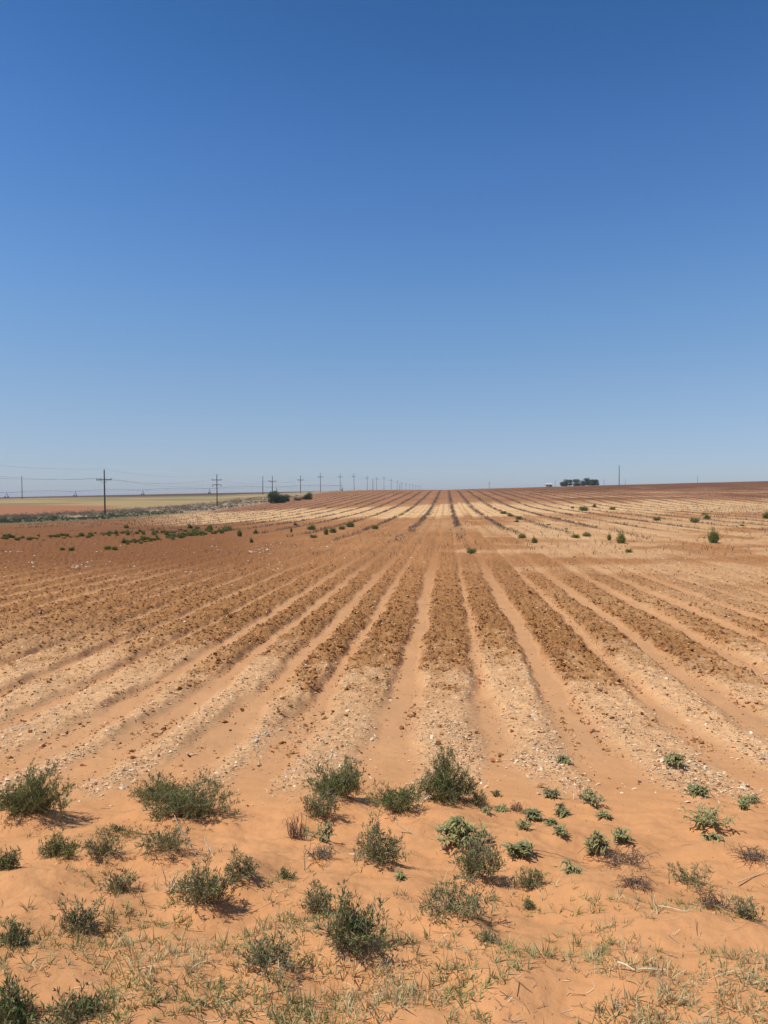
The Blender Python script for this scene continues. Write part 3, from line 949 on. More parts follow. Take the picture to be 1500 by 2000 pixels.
def clods():
    rng = np.random.default_rng(11)
    n = 520000
    D = 5.8 * (42 / 5.8) ** (rng.random(n) ** .9)
    u = rng.uniform(-.70, .60, n)
    X, Y = ld_to_xy(u * D, D); L = u * D
    m = masks(X, Y, L, D)
    edge = sst(.0, .10, m['dT']) * sst(.36, .2, m['dT'])
    lip = sst(-.03, .03, m['dT']) * sst(.15, .07, m['dT']) * sst(6.2, 8, D) * sst(-.3, .3, pn(X * 1.5, Y * .6, 122))
    pr = m['clod'] * (.42 + .45 * edge) + .05 * m['ridge'] + .012 * m['rows'] + .55 * lip * m['rows']
    keep = rng.random(n) < pr * .62 * sst(38, 15, D) * sst(-.35, .25, fbm(X / .35, Y / .5, 121, 2) + .15)
    X, Y, D = X[keep], Y[keep], D[keep]; cm = m['clod'][keep]
    n = len(X)
    z = ground_z(X, Y)
    size = np.exp(rng.normal(-4.75, .62, n)) * (.75 + .5 * cm)
    size = np.clip(size, .004, .034)
    iv, ifc = icosa()
    V = iv[None] * (1 + rng.normal(size=(n, 12, 1)) * .3)
    V = V * np.stack([rng.uniform(.8, 1.7, n), rng.uniform(.6, 1.1, n), rng.uniform(.35, .8, n)], 1)[:, None]
    a = rng.random(n) * 2 * PI; ca, sa = np.cos(a)[:, None], np.sin(a)[:, None]
    tl = rng.normal(size=n)[:, None] * .45
    x, y, zz = V[..., 0], V[..., 1], V[..., 2]
    zz = zz + tl * x
    V = np.stack([x * ca - y * sa, x * sa + y * ca, zz], -1) * size[:, None, None]
    V = V + np.stack([X, Y, z + size * .18], 1)[:, None]
    Fc = (ifc[None] + (np.arange(n) * 12)[:, None, None]).reshape(-1, 3)
    c = np.array([.335, .152, .058])[None] * rng.uniform(.45, 1.45, (n, 1)) * (1 + rng.normal(size=(n, 3)) * .04)
    dk = rng.random(n) < .08; c[dk] *= .55
    pale = rng.random(n) < .06 + .2 * (cm < .2); c[pale] = np.array([.58, .36, .2]) * rng.uniform(.8, 1.15, (pale.sum(), 1))
    o = new_mesh('soil_clods', V.reshape(-1, 3), Fc, M_CLOD, col=np.repeat(c, 12, 0))
    tag(o, 'brown broken soil clods along the ploughed beds', 'soil clods', kind='stuff')
    print('clods', n)

    # pale crust flakes, pebbles and chaff
    n = 420000
    D = 5.2 * (45 / 5.2) ** (rng.random(n) ** 1.3)
    u = rng.uniform(-.70, .60, n); X, Y = ld_to_xy(u * D, D)
    m = masks(X, Y, u * D, D)
    pr = (m['ridge'] * (1 - .85 * m['clod'] / np.maximum(m['ridge'], .05)) * (.45 + .55 * sst(-.1, .25, fbm(X / .7, Y / 1.2, 97, 2))) + .02 * m['rows'])
    keep = rng.random(n) < pr * .52
    X, Y, D = X[keep], Y[keep], D[keep]; n = len(X)
    z = ground_z(X, Y)
    sz = np.clip(np.exp(rng.normal(-5.05, .6, n)), .002, .026) * (1 + .5 * sst(10, 30, D))
    a = rng.random(n) * 2 * PI
    asp = rng.uniform(.18, .9, n)
    A = np.stack([np.cos(a), np.sin(a), rng.normal(size=n) * .3], 1) * sz[:, None]
    B = np.stack([-np.sin(a), np.cos(a), rng.normal(size=n) * .4], 1) * (sz * asp)[:, None]
    O = np.stack([X, Y, z + .003 + sz * .2], 1)
    up = np.array([0, 0, 1.]) * (sz * .35)[:, None]
    V = np.stack([O - A - B * .6, O + A * .7 - B, O + A + B * .7, O - A * .8 + B, O + up], 1).reshape(-1, 3)
    k = (np.arange(n) * 5)[:, None, None]
    Fc = (np.array([[0, 1, 4], [1, 2, 4], [2, 3, 4], [3, 0, 4]])[None] + k).reshape(-1, 3)
    pal = np.array([[.70, .50, .30], [.76, .61, .42], [.60, .38, .2], [.78, .68, .54], [.33, .16, .08]])
    c = pal[rng.choice(5, n, p=[.40, .15, .2, .03, .22])] * rng.uniform(.75, 1.15, (n, 1))
    o = new_mesh('pale_litter', V, Fc, M_CLOD, col=np.repeat(c, 5, 0))
    tag(o, 'pale crust flakes and chaff strewn along the beds', 'litter', kind='stuff')
    print('flakes', n)


def weed_rows():
    """dead cotton-like plants left on every fourth bed, and thin dead weeds elsewhere"""
    rng = np.random.default_rng(13)
    V_, F_, C_ = [], [], []
    n = 30000
    D = 46 * (330 / 46) ** (rng.random(n) ** .9)
    k = rng.integers(-16, 30, n)
    X = WEED_X0 + WEED_DX * k + rng.normal(size=n) * .16
    L_, Dc = xy_to_ld(X, D)
    Y = D
    X = X - .25 * pn(Y / 9., X * 0, 74)
    L, Dd = xy_to_ld(X, Y); u = L / Dd
    start = 41 + np.where(np.abs(k - .5) < 2, 6, 26) * _hash(k + 100, k * 0, 5) / 4294967296.0 + 40 * sst(3, 14, np.abs(k - .5))
    keep = (u > -.66) & (u < .56) & (Dd > start) & (pn(X / 2, Y / 6, 101) > -.35) & (X > FIELD_LEFT + 3)
    X, Y, Dd = X[keep], Y[keep], Dd[keep]
    # scattered dead weeds on the right half of the field
    m2 = 2600
    D2 = 34 * (120 / 34) ** rng.random(m2); u2 = rng.uniform(-.6, .56, m2); X2, Y2 = ld_to_xy(u2 * D2, D2)
    k2 = (fbm(X2 / 7, Y2 / 4, 103, 2) + .35 * sst(-.1, .3, u2) > .16)
    X = np.concatenate([X, X2[k2]]); Y = np.concatenate([Y, Y2[k2]]); Dd = np.concatenate([Dd, D2[k2]])
    n = len(X); z = ground_z(X, Y)
    nb = 5
    hh = rng.uniform(.10, .36, n)
    P = np.zeros((n, nb, 3, 3))
    a = rng.random((n, nb)) * 2 * PI; sp = rng.uniform(.1, .55, (n, nb)) * hh[:, None]
    O = np.stack([X, Y, z - .02], 1)
    P[:, :, 0] = O[:, None]
    tip = np.stack([np.cos(a) * sp, np.sin(a) * sp, hh[:, None] * rng.uniform(.5, 1, (n, nb))], -1)
    P[:, :, 1] = O[:, None] + tip * np.array([.35, .35, .55]); P[:, :, 2] = O[:, None] + tip
    P = P.reshape(-1, 3, 3)
    R = np.tile([[1., .8, .4]], (len(P), 1)) * np.repeat(.006 * np.clip(Dd / 60, .8, 2.6), nb)[:, None]
    V, Fq = tubes(P, R, 3)
    pal = np.array([[.19, .12, .095], [.23, .16, .135], [.15, .11, .075], [.29, .21, .15], [.12, .12, .065]])
    c = pal[rng.integers(0, 5, n)] * rng.uniform(.8, 1.2, (n, 1))
    o = new_mesh('dead_weed_rows', V, Fq, M_DRY, col=np.repeat(c, nb * 9, 0))
    tag(o, 'dead brown plants standing in lines on every fourth bed', 'dead weeds', kind='stuff')
    print('weed rows', n)

    # white cotton scraps
    n = 150
    cen = [(428, 1072), (505, 1080), (540, 1070), (35, 1080), (700, 1050), (762, 1050), (640, 1075), (820, 1027), (480, 1082), (60, 1105), (150, 1110), (1040, 1040)]
    g = Geo()
    iv, ifc = icosa()
    for i in range(n):
        px, py = cen[rng.integers(0, len(cen))] if i % 3 else (rng.uniform(0, 900), rng.uniform(1040, 1130))
        px += rng.normal() * 16; py += rng.normal() * 3.5
        X, Y, D = at(px, max(py, 1012))
        s = rng.uniform(.02, .05)
        v = iv * (1 + rng.normal(size=(12, 1)) * .25) * np.array([1.3, 1, .6]) * s
        g.add(v + np.array([X, Y, gz(X, Y) + .06 + s * .3]), ifc, np.array([.76, .64, .50]) * rng.uniform(.6, 1.1))
    o = g.build('cotton_scraps', M_CLOD)
    tag(o, 'white cotton scraps caught on the left beds', 'cotton', kind='stuff')


def verge_brush():
    rng = np.random.default_rng(17)
    n = 3600
    D = 95 * (330 / 95) ** rng.random(n)
    X = rng.uniform(-97, FIELD_LEFT - 1, n)
    Y = (D + X * ST) / CT
    L, D = xy_to_ld(X, Y); u = L / D
    keep = (u > -.72) & (u < -.12) & (fbm(X / 8, Y / 14, 111, 2) > -.22)
    X, Y, D = X[keep], Y[keep], D[keep]; n = len(X); z = ground_z(X, Y)
    nl = 26
    hh = rng.uniform(.3, 1.0, n) * (1 - .65 * sst(-82, -74, X)) * (.75 + .5 * sst(120, 190, D))
    ang = rng.random((n, nl)) * 2 * PI; r = np.sqrt(rng.random((n, nl))) * (hh * .8)[:, None]
    zz = hh[:, None] * rng.random((n, nl)) * np.sqrt(np.clip(1 - (r / (hh * .85)[:, None]) ** 2, 0, 1))
    O = np.stack([X[:, None] + r * np.cos(ang), Y[:, None] + r * np.sin(ang), z[:, None] + zz], -1).reshape(-1, 3)
    q = len(O)
    d = unit(rng.normal(size=(q, 3)) * np.array([.6, .6, 1]) + np.array([0, 0, .5])) * rng.uniform(.12, .34, q)[:, None]
    w = unit(np.cross(d, rng.normal(size=(q, 3)))) * rng.uniform(.03, .07, q)[:, None]
    V = np.stack([O, O + d * .5 + w, O + d, O + d * .5 - w], 1).reshape(-1, 3)
    pal = np.array([[.27, .205, .14], [.38, .28, .18], [.18, .15, .095], [.22, .165, .13], [.12, .135, .06]])
    gsel = np.where(fbm(X / 9., Y / 12., 77, 2) - .22 + .7 * sst(-84, -74, X) * sst(215, 150, D) + .25 * sst(150, 110, D) > .12, rng.choice([4, 4, 2], n), rng.choice([0, 1, 2, 3, 3], n))
    c = np.repeat(pal[gsel] * rng.uniform(.8, 1.2, (n, 1)), nl, 0) * rng.uniform(.8, 1.2, (q, 1))
    o = new_mesh('roadside_brush', V, np.arange(q * 4).reshape(q, 4), M_GREY, col=np.repeat(c, 4, 0))
    tag(o, 'grey-brown brush and green weeds along the verge left of the field', 'brush', kind='stuff')


# ------------------------------------------------------------------ weeds out in the field
def field_weeds():
    rng = np.random.default_rng(23)
    protos = []

    def proto(i, grey, w, h, sc):
        (V, Fq, c), (SV, SF) = shrub_geo(np.random.default_rng(300 + i), w, h, grey, False, sc, .42)
        return (V, Fq, c * np.array([1.1, 1.12, .8])), (SV, SF)
    shapes = [proto(0, -.1, 1, .8, 4.2), proto(1, .1, 1, .55, 4.2), proto(2, -.9, .9, 1.0, 4.2), proto(3, .6, 1, .6, 4.2)]
    made = {}

    def put(si, px, py, wpx, hpx, lab, group=None):
        X, Y, D = at(px, py)
        z = gz(X, Y) - .03
        w, h = wpx / F * D, hpx / F * D
        bw, bh = [(1, .8), (1, .55), (.9, 1.0), (1, .6)][si]
        sc = (w / bw, w / bw, h / bh)
        if si not in made:
            r = empty('field_weed', (X, Y, z), lab, 'weed', group, rng.random() * 6)
            (V, Fq, c), (SV, SF) = shapes[si]
            new_mesh('foliage', V, Fq, M_LEAF, r, col=c)
            new_mesh('stem', SV, SF, M_STEM, r)
            r.scale = sc; made[si] = r
        else:
            copy_thing(made[si], (X, Y, z), rng.random() * 6, sc, lab, group)
    # singled-out ones
    put(0, 1394, 1061, 27, 25, 'round dark green weed alone on pale soil, far right')
    put(2, 1213, 1062, 20, 22, 'yellow-green upright weed on the pale soil in the right field')
    put(1, 1140, 998, 22, 9, 'low dark weed at the near edge of the pale sand band, right')
    put(0, 1161, 991, 9, 7, 'small dark weed just right of the low dark weed at the pale band')
    put(1, 1196, 996, 14, 6, 'flat dark weed on the pale band below the lone tall pole')
    put(0, 1496, 1013, 14, 13, 'dark green weed cut by the right edge at the pale band')
    put(1, 1124, 1051, 20, 8, 'low dark weed left of the yellow-green upright weed, leftmost of the pair')
    put(3, 1146, 1048, 22, 9, 'low greyish weed left of the yellow-green upright weed, right of the pair')
    put(0, 1190, 1056, 10, 13, 'narrow dark weed close to the left of the yellow-green upright weed')
    put(1, 1228, 1080, 14, 8, 'small dark weed just below the yellow-green upright weed')
    put(2, 1381, 1014, 14, 10, 'yellowish weed on the pale band above the round dark weed')
    put(3, 1357, 1021, 22, 10, 'grey weed left of the yellowish weed on the pale band')
    put(3, 1283, 1017, 18, 8, 'dull green low weed in the brown strip above the yellow-green weed')
    put(1, 983, 1004, 14, 6, 'leftmost of three dark weeds stepping down the pale band')
    put(1, 996, 1009, 11, 5, 'middle of three dark weeds stepping down the pale band')
    put(1, 1013, 1015, 14, 7, 'rightmost of three dark weeds stepping down the pale band')
    put(3, 921, 1081, 22, 12, 'grey-green weed at the near end of the central dark line')
    put(1, 1020, 1052, 18, 10, 'grey-green weed in the dark line right of centre, left of a pair')
    put(0, 1044, 1062, 14, 12, 'dark weed at the near end of the dark line right of centre')
    put(0, 468, 1048, 12, 13, 'round dark weed, left of a spaced pair in the brown left field')
    put(0, 499, 1043, 9, 9, 'small round dark weed, right of a spaced pair in the brown left field')
    put(0, 491, 1060, 8, 10, 'small dark weed below the spaced pair in the brown left field')
    put(0, 577, 1027, 8, 7, 'tiny dark weed above the row of weeds at mid field')
    put(0, 569, 1040, 6, 10, 'narrow upright weed at the left of the mid field clump')
    put(0, 608, 1035, 20, 10, 'dark weed clump in the middle left, left of the weed row')
    put(1, 612, 1051, 16, 7, 'flat weed below the mid field clump')
    put(0, 637, 1045, 12, 13, 'nearest weed of the dark row slanting towards the horizon')
    put(1, 650, 1041, 18, 10, 'second weed of the dark row slanting towards the horizon')
    put(1, 668, 1035, 14, 8, 'third weed of the dark row slanting towards the horizon')
    put(0, 684, 1030, 22, 10, 'farthest dense weed of the dark row slanting towards the horizon')
    put(1, 733, 1034, 16, 8, 'grey-green weed right of the dark slanting weed row')
    put(0, 1009, 1590 if False else 1020, 10, 5, 'small weed right below the three stepping weeds')
    put(1, 140, 1078 - 2, 12, 7, 'small weed, lowest in the brown left field, right of two')
    put(1, 122, 1075, 12, 7, 'small weed, lowest in the brown left field, left of two')
    put(1, 210, 1074, 16, 8, 'low weed below the weedy band, left of the pair')
    put(1, 224, 1075, 14, 8, 'low weed below the weedy band, right of the pair')
    put(0, 247, 1032, 11, 8, 'lone weed above the weedy band near the nearest crossarm pole')
    # the weedy band across the left field
    G = 'green weeds in the band across the left field'
    lab = 'small green weed in the weedy band across the left field'
    pts = []
    for i in range(190):
        t = rng.random()
        px = t * 450
        if i % 2:
            py = 1053 - 22 * (px / 450) ** 1.3 + rng.normal() * 2.2 if px < 230 else 1044 - 8 * ((px - 230) / 220) + rng.normal() * 2.5
        else:
            px = 230 + t * 220; py = 1063 - 26 * ((px - 230) / 220) + rng.normal() * 2.4
        pts.append((px, py))
    for (px, py) in pts:
        s = rng.uniform(.4, 1.05)
        put(int(rng.choice([0, 1, 1])), px, py, 12 * s, 7.5 * s * rng.uniform(.7, 1.2), lab, G)
    G2 = 'scattered small weeds on the pale right field'
    for i in range(9):
        px = rng.uniform(1060, 1500); py = rng.uniform(985, 1110)
        put(int(rng.choice([1, 3, 3])), px, py, rng.uniform(5, 11), rng.uniform(2, 4.5), 'small dull weed scattered over the pale right field', G2)


# ------------------------------------------------------------------ poles and wires
def pole(px, D, ytop, ybase, arms, lab, grp, lean=0.0, name='utility_pole', thick=.17):
    L = (px - 750) / F * D
    X, Y = ld_to_xy(L, D)
    zb = float(ground_z(np.array([X]), np.array([Y]))[0])
    zt = EYE + (YH - ytop) / F * D
    h = max(zt - zb, 4)
    r = empty(name, (X, Y, zb - .3), lab, 'utility pole', grp, TH)
    r.rotation_euler = (0, lean, TH)
    H = h + .3
    g = Geo(); g.tube([(0, 0, 0), (0, 0, H * .5), (0, 0, H)], [thick * 1.15, thick, thick * .75], 10); g.build('shaft', M_WOOD, r, True)
    att = []
    for (dz, half, kind) in arms:
        zc = H - dz
        g = Geo(); g.box((0, -.22, zc), (half * 2, .16, .20)); arm = g.build('crossarm', M_WOOD, r)
        if kind == 'brace':
            g = Geo()
            for s in (-1, 1):
                g.tube([(s * half * .55, -.3, zc - .05), (s * .08, -.2, zc - half * .5)], .05, 5)
            g.build('brace', M_STEEL, r)
        pts = [-half * .93, half * .93] if kind != 'brace' else [-half * .95, -half * .5, half * .95]
        for xx in pts:
            g = Geo()
            if kind == 'hang':
                g.tube([(xx, -.22, zc - .1), (xx, -.22, zc - .35), (xx, -.22, zc - .7)], [.05, .13, .09], 8)
            else:
                g.tube([(xx, -.22, zc + .1), (xx, -.22, zc + .25), (xx, -.22, zc + .42)], [.05, .11, .06], 8)
            g.build('insulator', M_GLASS, arm, True)
            att.append((xx, zc + .42))
    g = Geo(); g.tube([(0, 0, H), (0, 0, H + .3)], [.07, .05], 6); g.build('insulator', M_GLASS, r, True)
    return r, X, Y, zb - .3, H, att


def wires(name, pts, sag, rad, lab, grp):
    g = Geo()
    for a, b in zip(pts[:-1], pts[1:]):
        a = np.array(a); b = np.array(b)
        t = np.linspace(0, 1, 13)[:, None]
        P = a * (1 - t) + b * t
        P[:, 2] -= (4 * sag * t * (1 - t))[:, 0]
        V, Fq = tubes(P[None], np.full((1, 13), rad), 4)
        g.add(V, Fq)
    o = g.build(name, M_WIRE)
    tag(o, lab, 'power line', grp)


def power_line():
    grp = 'power poles along the left edge of the field'
    S = [(2.35, 1.8, 'brace')]
    data = [
        (205, 918, 'nearest crossarm pole, tallest on the left, rising from the brushy verge', S, -.012),
        (424, 927, 'double-armed pole with hanging insulators beyond the tan grass field', [(1.9, 1.7, 'pin'), (3.6, 1.6, 'hang')], -.004),
        (532, 930, 'crossarm pole rising behind the large dark bush', S, 0),
        (587, 929, 'crossarm pole rising behind the smaller dark bush', S, 0),
        (626, 924, 'first crossarm pole right of the two dark bushes', S, -.01),
        (664.5, 925, 'second crossarm pole right of the dark bushes', S, -.004),
        (692, 925, 'leaning third crossarm pole right of the dark bushes', S, -.035),
        (717.5, 929, 'fourth crossarm pole right of the dark bushes', S, -.02),
        (735.5, 931, 'fifth crossarm pole right of the dark bushes', S, 0),
        (750, 930, 'sixth crossarm pole right of the dark bushes, near where the field crests', S, 0),
        (764, 935, 'first of the tiny far poles on the crest', S, 0),
        (776, 938, 'second of the tiny far poles on the crest', S, 0),
        (785, 941, 'third of the tiny far poles on the crest', S, 0),
        (793, 942.5, 'fourth of the tiny far poles on the crest', S, 0),
        (800, 943.5, 'fifth of the tiny far poles on the crest', S, 0),
        (806, 945, 'sixth of the tiny far poles on the crest', S, 0),
        (812, 946.5, 'seventh of the tiny far poles on the crest', S, 0),
        (817, 947.5, 'eighth of the tiny far poles on the crest', S, 0),
        (822, 948.5, 'last tiny pole where the line meets the crest', S, 0),
    ]
    runs = [[], [], [], []]
    for i, (px, yt, lab, arms, lean) in enumerate(data):
        D = 83.6 * F / (890 - px)
        r, X, Y, z0, H, att = pole(px, D, yt, 0, arms, lab, grp, lean, thick=.17 if i < 10 else .2)
        att = [att[0], att[1], att[2]]
        for k, (xx, zz) in enumerate(att):
            dx = xx + math.tan(lean) * zz
            runs[k].append((X + dx * CT + .2 * ST, Y + dx * ST - .2 * CT, z0 + zz))
        runs[3].append((X + math.tan(lean) * H * CT, Y, z0 + H + .3))
    # the span running out of the picture towards the next pole on the left
    for k in range(4):
        a, b = runs[k][0], runs[k][1]
        runs[k].insert(0, (2 * a[0] - b[0] + 1, 2 * a[1] - b[1], a[2] + .8))
    names = ['outer left conductor on the crossarms', 'inner left conductor on the crossarms', 'right conductor on the crossarms', 'top wire strung over the pole tips']
    for k in range(4):
        wires('overhead_wire', runs[k], 1.5, .012, names[k] + ' along the left field edge', 'overhead wires along the left field edge')
    grp = 'poles without crossarms'
    pole(43.5, 420, 930, 0, [], 'bare pole by the left frame edge on the flat horizon', grp, -.012, thick=.2)
    pole(513.5, 420, 930, 0, [], 'bare slim pole just left of the large dark bush', grp, 0, thick=.2)
    pole(728.5, 700, 935, 0, [], 'short bare pole between the crossarm poles near the crest', grp, -.01, thick=.25)
    pole(781, 760, 944.5, 0, [], 'shortest bare pole on the crest among the tiny far poles', grp, 0, thick=.22)
    pole(1209, 395, 909, 0, [], 'lone tall bare pole on the right crest beside the trees', grp, 0, thick=.19)
    pole(955.5, 780, 940, 0, [(2.2, 1.6, 'pin')], 'faint distant pole on the crest right of the central line', 'faint distant poles', 0)
    pole(1084, 900, 937, 0, [], 'faint distant pole left of the tree clump', 'faint distant poles', 0)
    pole(1179.5, 900, 936, 0, [], 'faint distant pole right of the tree clump', 'faint distant poles', 0)
    pole(1221, 900, 936, 0, [], 'faint distant pole right of the lone tall pole', 'faint distant poles', 0)
    pole(1362, 900, 929, 0, [], 'faintest distant pole on the right crest', 'faint distant poles', 0)


def pivot():
    D0 = 545.
    xs = [-120, 13, 147, 279, 409, 540, 668]
    pos = []
    for px in xs:
        L = (px - 750) / F * D0
        X, Y = ld_to_xy(L, D0)
        pos.append(np.array([X, Y, float(ground_z(np.array([X]), np.array([Y]))[0])]))
    o0 = pos[0]
    r = empty('center_pivot', o0, 'long centre-pivot irrigation sprinkler on wheeled towers along the left horizon', 'irrigation sprinkler')
    for a, b in zip(pos[:-1], pos[1:]):
        a = a - o0; b = b - o0
        t = np.linspace(0, 1, 15)[:, None]
        P = a * (1 - t) + b * t + np.array([0, 0, 4.0])
        P[:, 2] += np.sin(t[:, 0] * PI) * .9
        g = Geo(); g.tube(P, .13, 6); sp = g.build('water_pipe', M_STEEL, r, True)
        Q = P.copy(); Q[:, 2] -= np.sin(t[:, 0] * PI) * 1.3
        g = Geo(); g.tube(Q, .05, 4)
        for k in range(1, 14):
            g.tube([P[k], Q[k]], .05, 4)
        g.build('truss', M_STEEL, sp)
        g = Geo()
        for k in range(1, 14, 2):
            g.tube([P[k], P[k] - np.array([0, 0, 2.0])], .035, 4)
        g.build('drop_hose', M_TYRE, sp)
    for p in pos[1:]:
        q = p - o0
        g = Geo()
        for s in (-1, 1):
            g.tube([q + np.array([0, 0, 4.]), q + np.array([.4 * s, 2.0 * s, .6])], .12, 5)
            g.tube([q + np.array([.1, 0, 4.]), q + np.array([-.4 * s, 2.0 * s, .6])], .10, 5)
        g.tube([q + np.array([0, -2.2, .6]), q + np.array([0, 2.2, .6])], .12, 5)
        g.tube([q + np.array([0, 0, 3.6]), q + np.array([0, 0, 5.2])], .12, 5)
        tw = g.build('tower', M_STEEL, r)
        for s in (-1, 1):
            g = Geo(); g.tube([q + np.array([-.15, 2.0 * s, .6]), q + np.array([.15, 2.0 * s, .6])], .62, 14)
            g.build('wheel', M_TYRE, tw)


# ------------------------------------------------------------------ trees, bushes, farmstead on the horizon
def tree(px, D, ytop, ybase, wpx, lab, cat, name, grp, col, lobes=7, trunk=.25):
    if D is None:
        _, _, D = at(px, ybase)
    L = (px - 750) / F * D
    X, Y = ld_to_xy(L, D)
    zb = float(ground_z(np.array([X]), np.array([Y]))[0])
    zt = EYE + (YH - ytop) / F * D
    h = max(zt - zb, 1.5); w = wpx / F * D
    rng = np.random.default_rng(int(px * 10))
    r = empty(name, (X, Y, zb), lab, cat, grp, TH)
    tz = h * trunk
    g = Geo()
    g.tube([(0, 0, -.2), (w * .01, 0, tz), (w * .03, 0, h * .55)], [.06 * h * .5, .045 * h * .5, .02 * h], 7)
    lc = []
    for i in range(lobes):
        a = rng.random() * 2 * PI; rr = math.sqrt(rng.random()) * .34 * w
        c = np.array([rr * math.cos(a), rr * math.sin(a), rng.uniform(tz + .14 * h, h * .80)])
        c[2] = min(c[2], h * (.92 - .35 * (rr / (.36 * w)) ** 2))
        lc.append((c, rng.uniform(.24, .36) * min(w, h * 1.15)))
        g.tube([(0, 0, tz * .7), c * .6 + np.array([0, 0, tz * .2]), c], [.03 * h * .5, .02 * h * .5, .01 * h], 5)
    for i in range(3):
        lc.append((np.array([(i - 1) * .26 * w, rng.uniform(-.1, .1) * w, .20 * h]), .22 * min(w, h * 1.2)))
    g.build('trunk', M_BARK, r, True)
    n = 650
    O, C = [], []
    for c, rad in lc:
        d = unit(rng.normal(size=(n, 3))) * (rng.random((n, 1)) ** .45) * rad * np.array([1.15, 1.15, .85])
        O.append(c + d); C.append(np.tile(np.array(col) * rng.uniform(.75, 1.25), (n, 1)) * rng.uniform(.7, 1.3, (n, 1)))
    O = np.concatenate(O); C = np.concatenate(C); q = len(O)
    O[:, 2] = np.maximum(O[:, 2], .05)
    ls = .045 * min(w, h * 1.2)
    d = unit(rng.normal(size=(q, 3))) * (ls * rng.uniform(.6, 1.3, q))[:, None]
    wv = unit(np.cross(d, rng.normal(size=(q, 3)))) * (ls * .4)
    V = np.stack([O, O + d * .5 + wv, O + d, O + d * .5 - wv], 1).reshape(-1, 3)
    new_mesh('crown', V, np.arange(q * 4).reshape(q, 4), M_LEAF, r, col=np.repeat(C, 4, 0))


def far_things():
    DG = (.068, .092, .036); GG = (.12, .135, .085)  # GG: paler grey-green, distance haze put into the foliage colour of two trees
    tree(541, None, 959, 983, 42, 'large dark round bush below the crossarm pole behind it', 'bush', 'mesquite_bush', 'dark bushes at the field edge', DG, 10, .05)
    tree(556, None, 964, 980, 20, 'right half of the large bush pair, lower and smaller', 'bush', 'mesquite_bush', 'dark bushes at the field edge', DG, 6, .05)
    tree(599, None, 962, 976, 26, 'smaller dark bush right of the large dark bush', 'bush', 'mesquite_bush', 'dark bushes at the field edge', DG, 8, .05)
    tree(581, None, 968, 978, 18, 'lowest greyish bush between the two dark bushes', 'bush', 'mesquite_bush', 'dark bushes at the field edge', (.10, .105, .06), 5, .05)
    grp = 'trees of the farmstead on the right horizon'
    tree(1102, 560, 934.5, 949, 15, 'leftmost dark tree of the horizon clump, with a notch in its crown', 'tree', 'farm_tree', grp, DG, 8, .06)
    tree(1112, 556, 933.5, 949, 11, 'second dark tree of the horizon clump, narrow and tall', 'tree', 'farm_tree', grp, DG, 7, .06)
    tree(1126, 600, 935.5, 948, 16, 'hazy grey tree left of the middle of the horizon clump', 'tree', 'farm_tree', grp, GG, 7, .06)
    tree(1137, 605, 936.5, 948, 14, 'lower hazy grey tree in the middle of the horizon clump', 'tree', 'farm_tree', grp, GG, 6, .06)
    tree(1147, 570, 931.5, 948, 15, 'tallest tree of the horizon clump, dark with a pale top', 'tree', 'farm_tree', grp, (.06, .075, .045), 8, .06)
    tree(1161, 560, 936, 948, 20, 'rightmost tree of the horizon clump, broad and round', 'tree', 'farm_tree', grp, DG, 9, .06)
    # little farm building
    D = 600.; L = (1071 - 750) / F * D; X, Y = ld_to_xy(L, D)
    z = float(ground_z(np.array([X]), np.array([Y]))[0])
    r = empty('farm_building', (X, Y, z), 'small pale low-roofed farm building on the horizon left of the trees', 'building', None, TH)
    g = Geo(); g.box((0, 0, 1.0), (5.5, 5, 2.0)); wl = g.build('wall', M_WALL, r)
    g = Geo()
    g.add([(-3.1, -3, 2.003), (3.1, -3, 2.003), (3.1, 3, 2.003), (-3.1, 3, 2.003), (-2.9, 0, 2.9), (2.9, 0, 2.9)],
          [[0, 1, 5, 4], [2, 3, 4, 5]])
    g.add([(-3.1, -3, 2.003), (-3.1, 3, 2.003), (-2.9, 0, 2.9)], [[0, 2, 1]])
    g.add([(3.1, -3, 2.003), (3.1, 3, 2.003), (2.9, 0, 2.9)], [[0, 1, 2]])
    g.build('roof', M_ROOF, r)
    g = Geo(); g.box((1.2, -2.52, .9), (.9, .06, 1.8)); g.build('door', M_WOOD, r)
    g = Geo(); g.box((-1.3, -2.52, 1.2), (1.1, .06, .8)); g.build('window', M_GLASS, r)


# ------------------------------------------------------------------ light, sky, camera
SUN_EL, SUN_AZ = math.radians(60), math.radians(-112)     # azimuth from the row direction (+Y), clockwise: from the left, a little behind


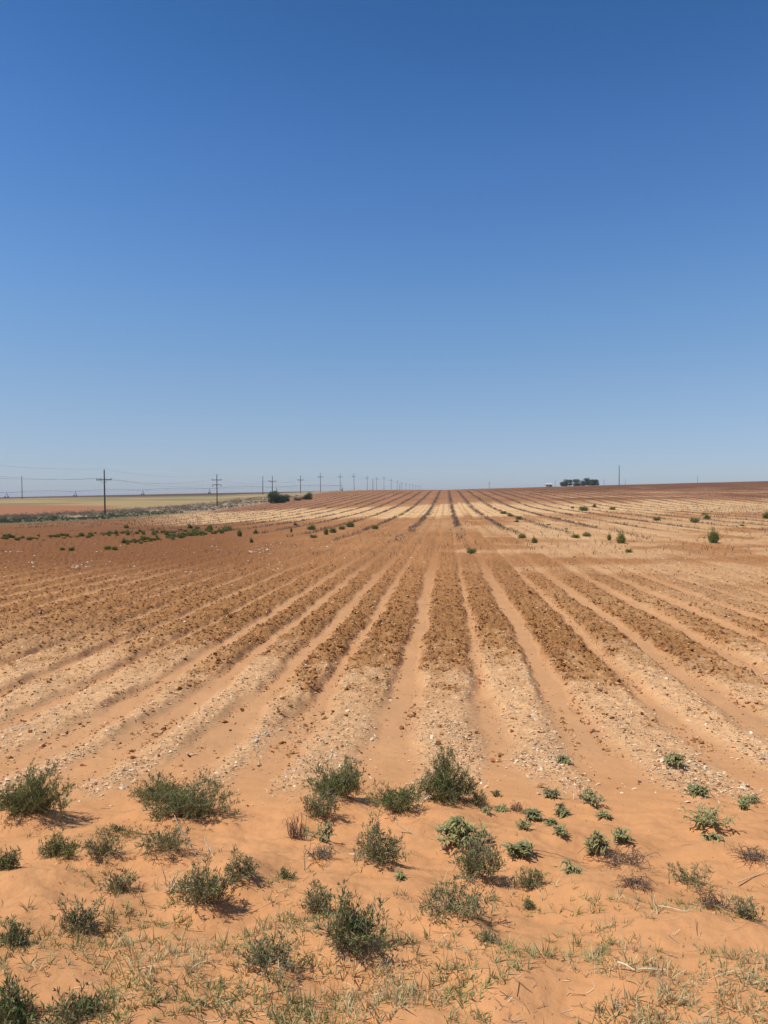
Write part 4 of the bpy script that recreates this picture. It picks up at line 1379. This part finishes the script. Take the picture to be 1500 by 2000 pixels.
def light():
    w = bpy.data.worlds.new('World'); SC.world = w; w.use_nodes = True
    nt = w.node_tree; bg = nt.nodes['Background']
    sky = nt.nodes.new('ShaderNodeTexSky'); sky.sky_type = 'NISHITA'
    sky.sun_disc = False; sky.sun_elevation = SUN_EL; sky.sun_rotation = SUN_AZ
    sky.altitude = 900; sky.air_density = 1.0; sky.dust_density = .6; sky.ozone_density = 3.0
    # a deep polarised-looking blue overhead: the Nishita colours toned by elevation
    tc = nt.nodes.new('ShaderNodeTexCoord'); sx = nt.nodes.new('ShaderNodeSeparateXYZ')
    nt.links.new(tc.outputs['Generated'], sx.inputs[0])
    rp = nt.nodes.new('ShaderNodeValToRGB'); rp.color_ramp.interpolation = 'B_SPLINE'
    nt.links.new(sx.outputs['Z'], rp.inputs['Fac'])
    stops = [(.0, (.88, .94, 1.27)), (.03, (.90, .95, 1.24)), (.125, (1.20, 1.17, 1.20)), (.26, (1.09, 1.43, 1.60)),
             (.435, (.74, 1.22, 1.74)), (.571, (.42, .93, 1.33)), (.8, (.40, .85, 1.25))]
    el = rp.color_ramp.elements
    while len(el) < len(stops): el.new(.5)
    for e, (p, c) in zip(el, stops):
        e.position = p; e.color = (c[0] / 1.75, c[1] / 1.75, c[2] / 1.75, 1)
    mu = nt.nodes.new('ShaderNodeMix'); mu.data_type = 'RGBA'; mu.blend_type = 'MULTIPLY'; mu.inputs[0].default_value = 1
    nt.links.new(sky.outputs[0], mu.inputs[6]); nt.links.new(rp.outputs[0], mu.inputs[7])
    nt.links.new(mu.outputs[2], bg.inputs[0]); bg.inputs[1].default_value = .140
    ld = bpy.data.lights.new('sun', 'SUN'); ld.energy = 4.2; ld.angle = math.radians(.53); ld.color = (1, .955, .88)
    o = bpy.data.objects.new('sun', ld); COL.objects.link(o)
    d = np.array([math.sin(SUN_AZ) * math.cos(SUN_EL), math.cos(SUN_AZ) * math.cos(SUN_EL), math.sin(SUN_EL)])
    import mathutils
    o.rotation_euler = mathutils.Vector(d).to_track_quat('Z', 'Y').to_euler()
    o.location = (0, 0, 30)
    vs = SC.view_settings; vs.view_transform = 'Standard'; vs.look = 'None'; vs.exposure = .08; vs.gamma = 1


def haze():
    g = Geo(); z0, z1 = -60., 46.
    g.box((0, 2500, (z0 + z1) / 2), (50000, 30000, z1 - z0))
    m = bpy.data.materials.new('thin dusty air'); m.use_nodes = True
    nt = m.node_tree; nt.nodes.remove(nt.nodes['Principled BSDF'])
    v = nt.nodes.new('ShaderNodeVolumePrincipled')
    v.inputs['Color'].default_value = (.86, .90, .95, 1); v.inputs['Density'].default_value = HAZE; v.inputs['Anisotropy'].default_value = .2
    nt.links.new(v.outputs[0], nt.nodes['Material Output'].inputs['Volume'])
    o = g.build('haze', m)
    tag(o, 'thin pale haze over the distant fields', 'haze', kind='stuff')


HAZE = .00016


def camera():
    c = bpy.data.cameras.new('camera'); o = bpy.data.objects.new('camera', c); COL.objects.link(o)
    c.sensor_fit = 'VERTICAL'; c.sensor_height = 36; c.lens = 36 * F / 2000
    c.clip_start = .1; c.clip_end = 20000
    o.location = (0, 0, EYE); o.rotation_euler = (PI / 2 - PITCH, 0, TH)
    SC.camera = o


build_ground()
build_plants()
build_stalks()
grass()
clods()
weed_rows()
verge_brush()
field_weeds()
power_line()
pivot()
far_things()
light()
haze()
camera()
SC.cycles.max_bounces = 5
SC.cycles.volume_bounces = 0
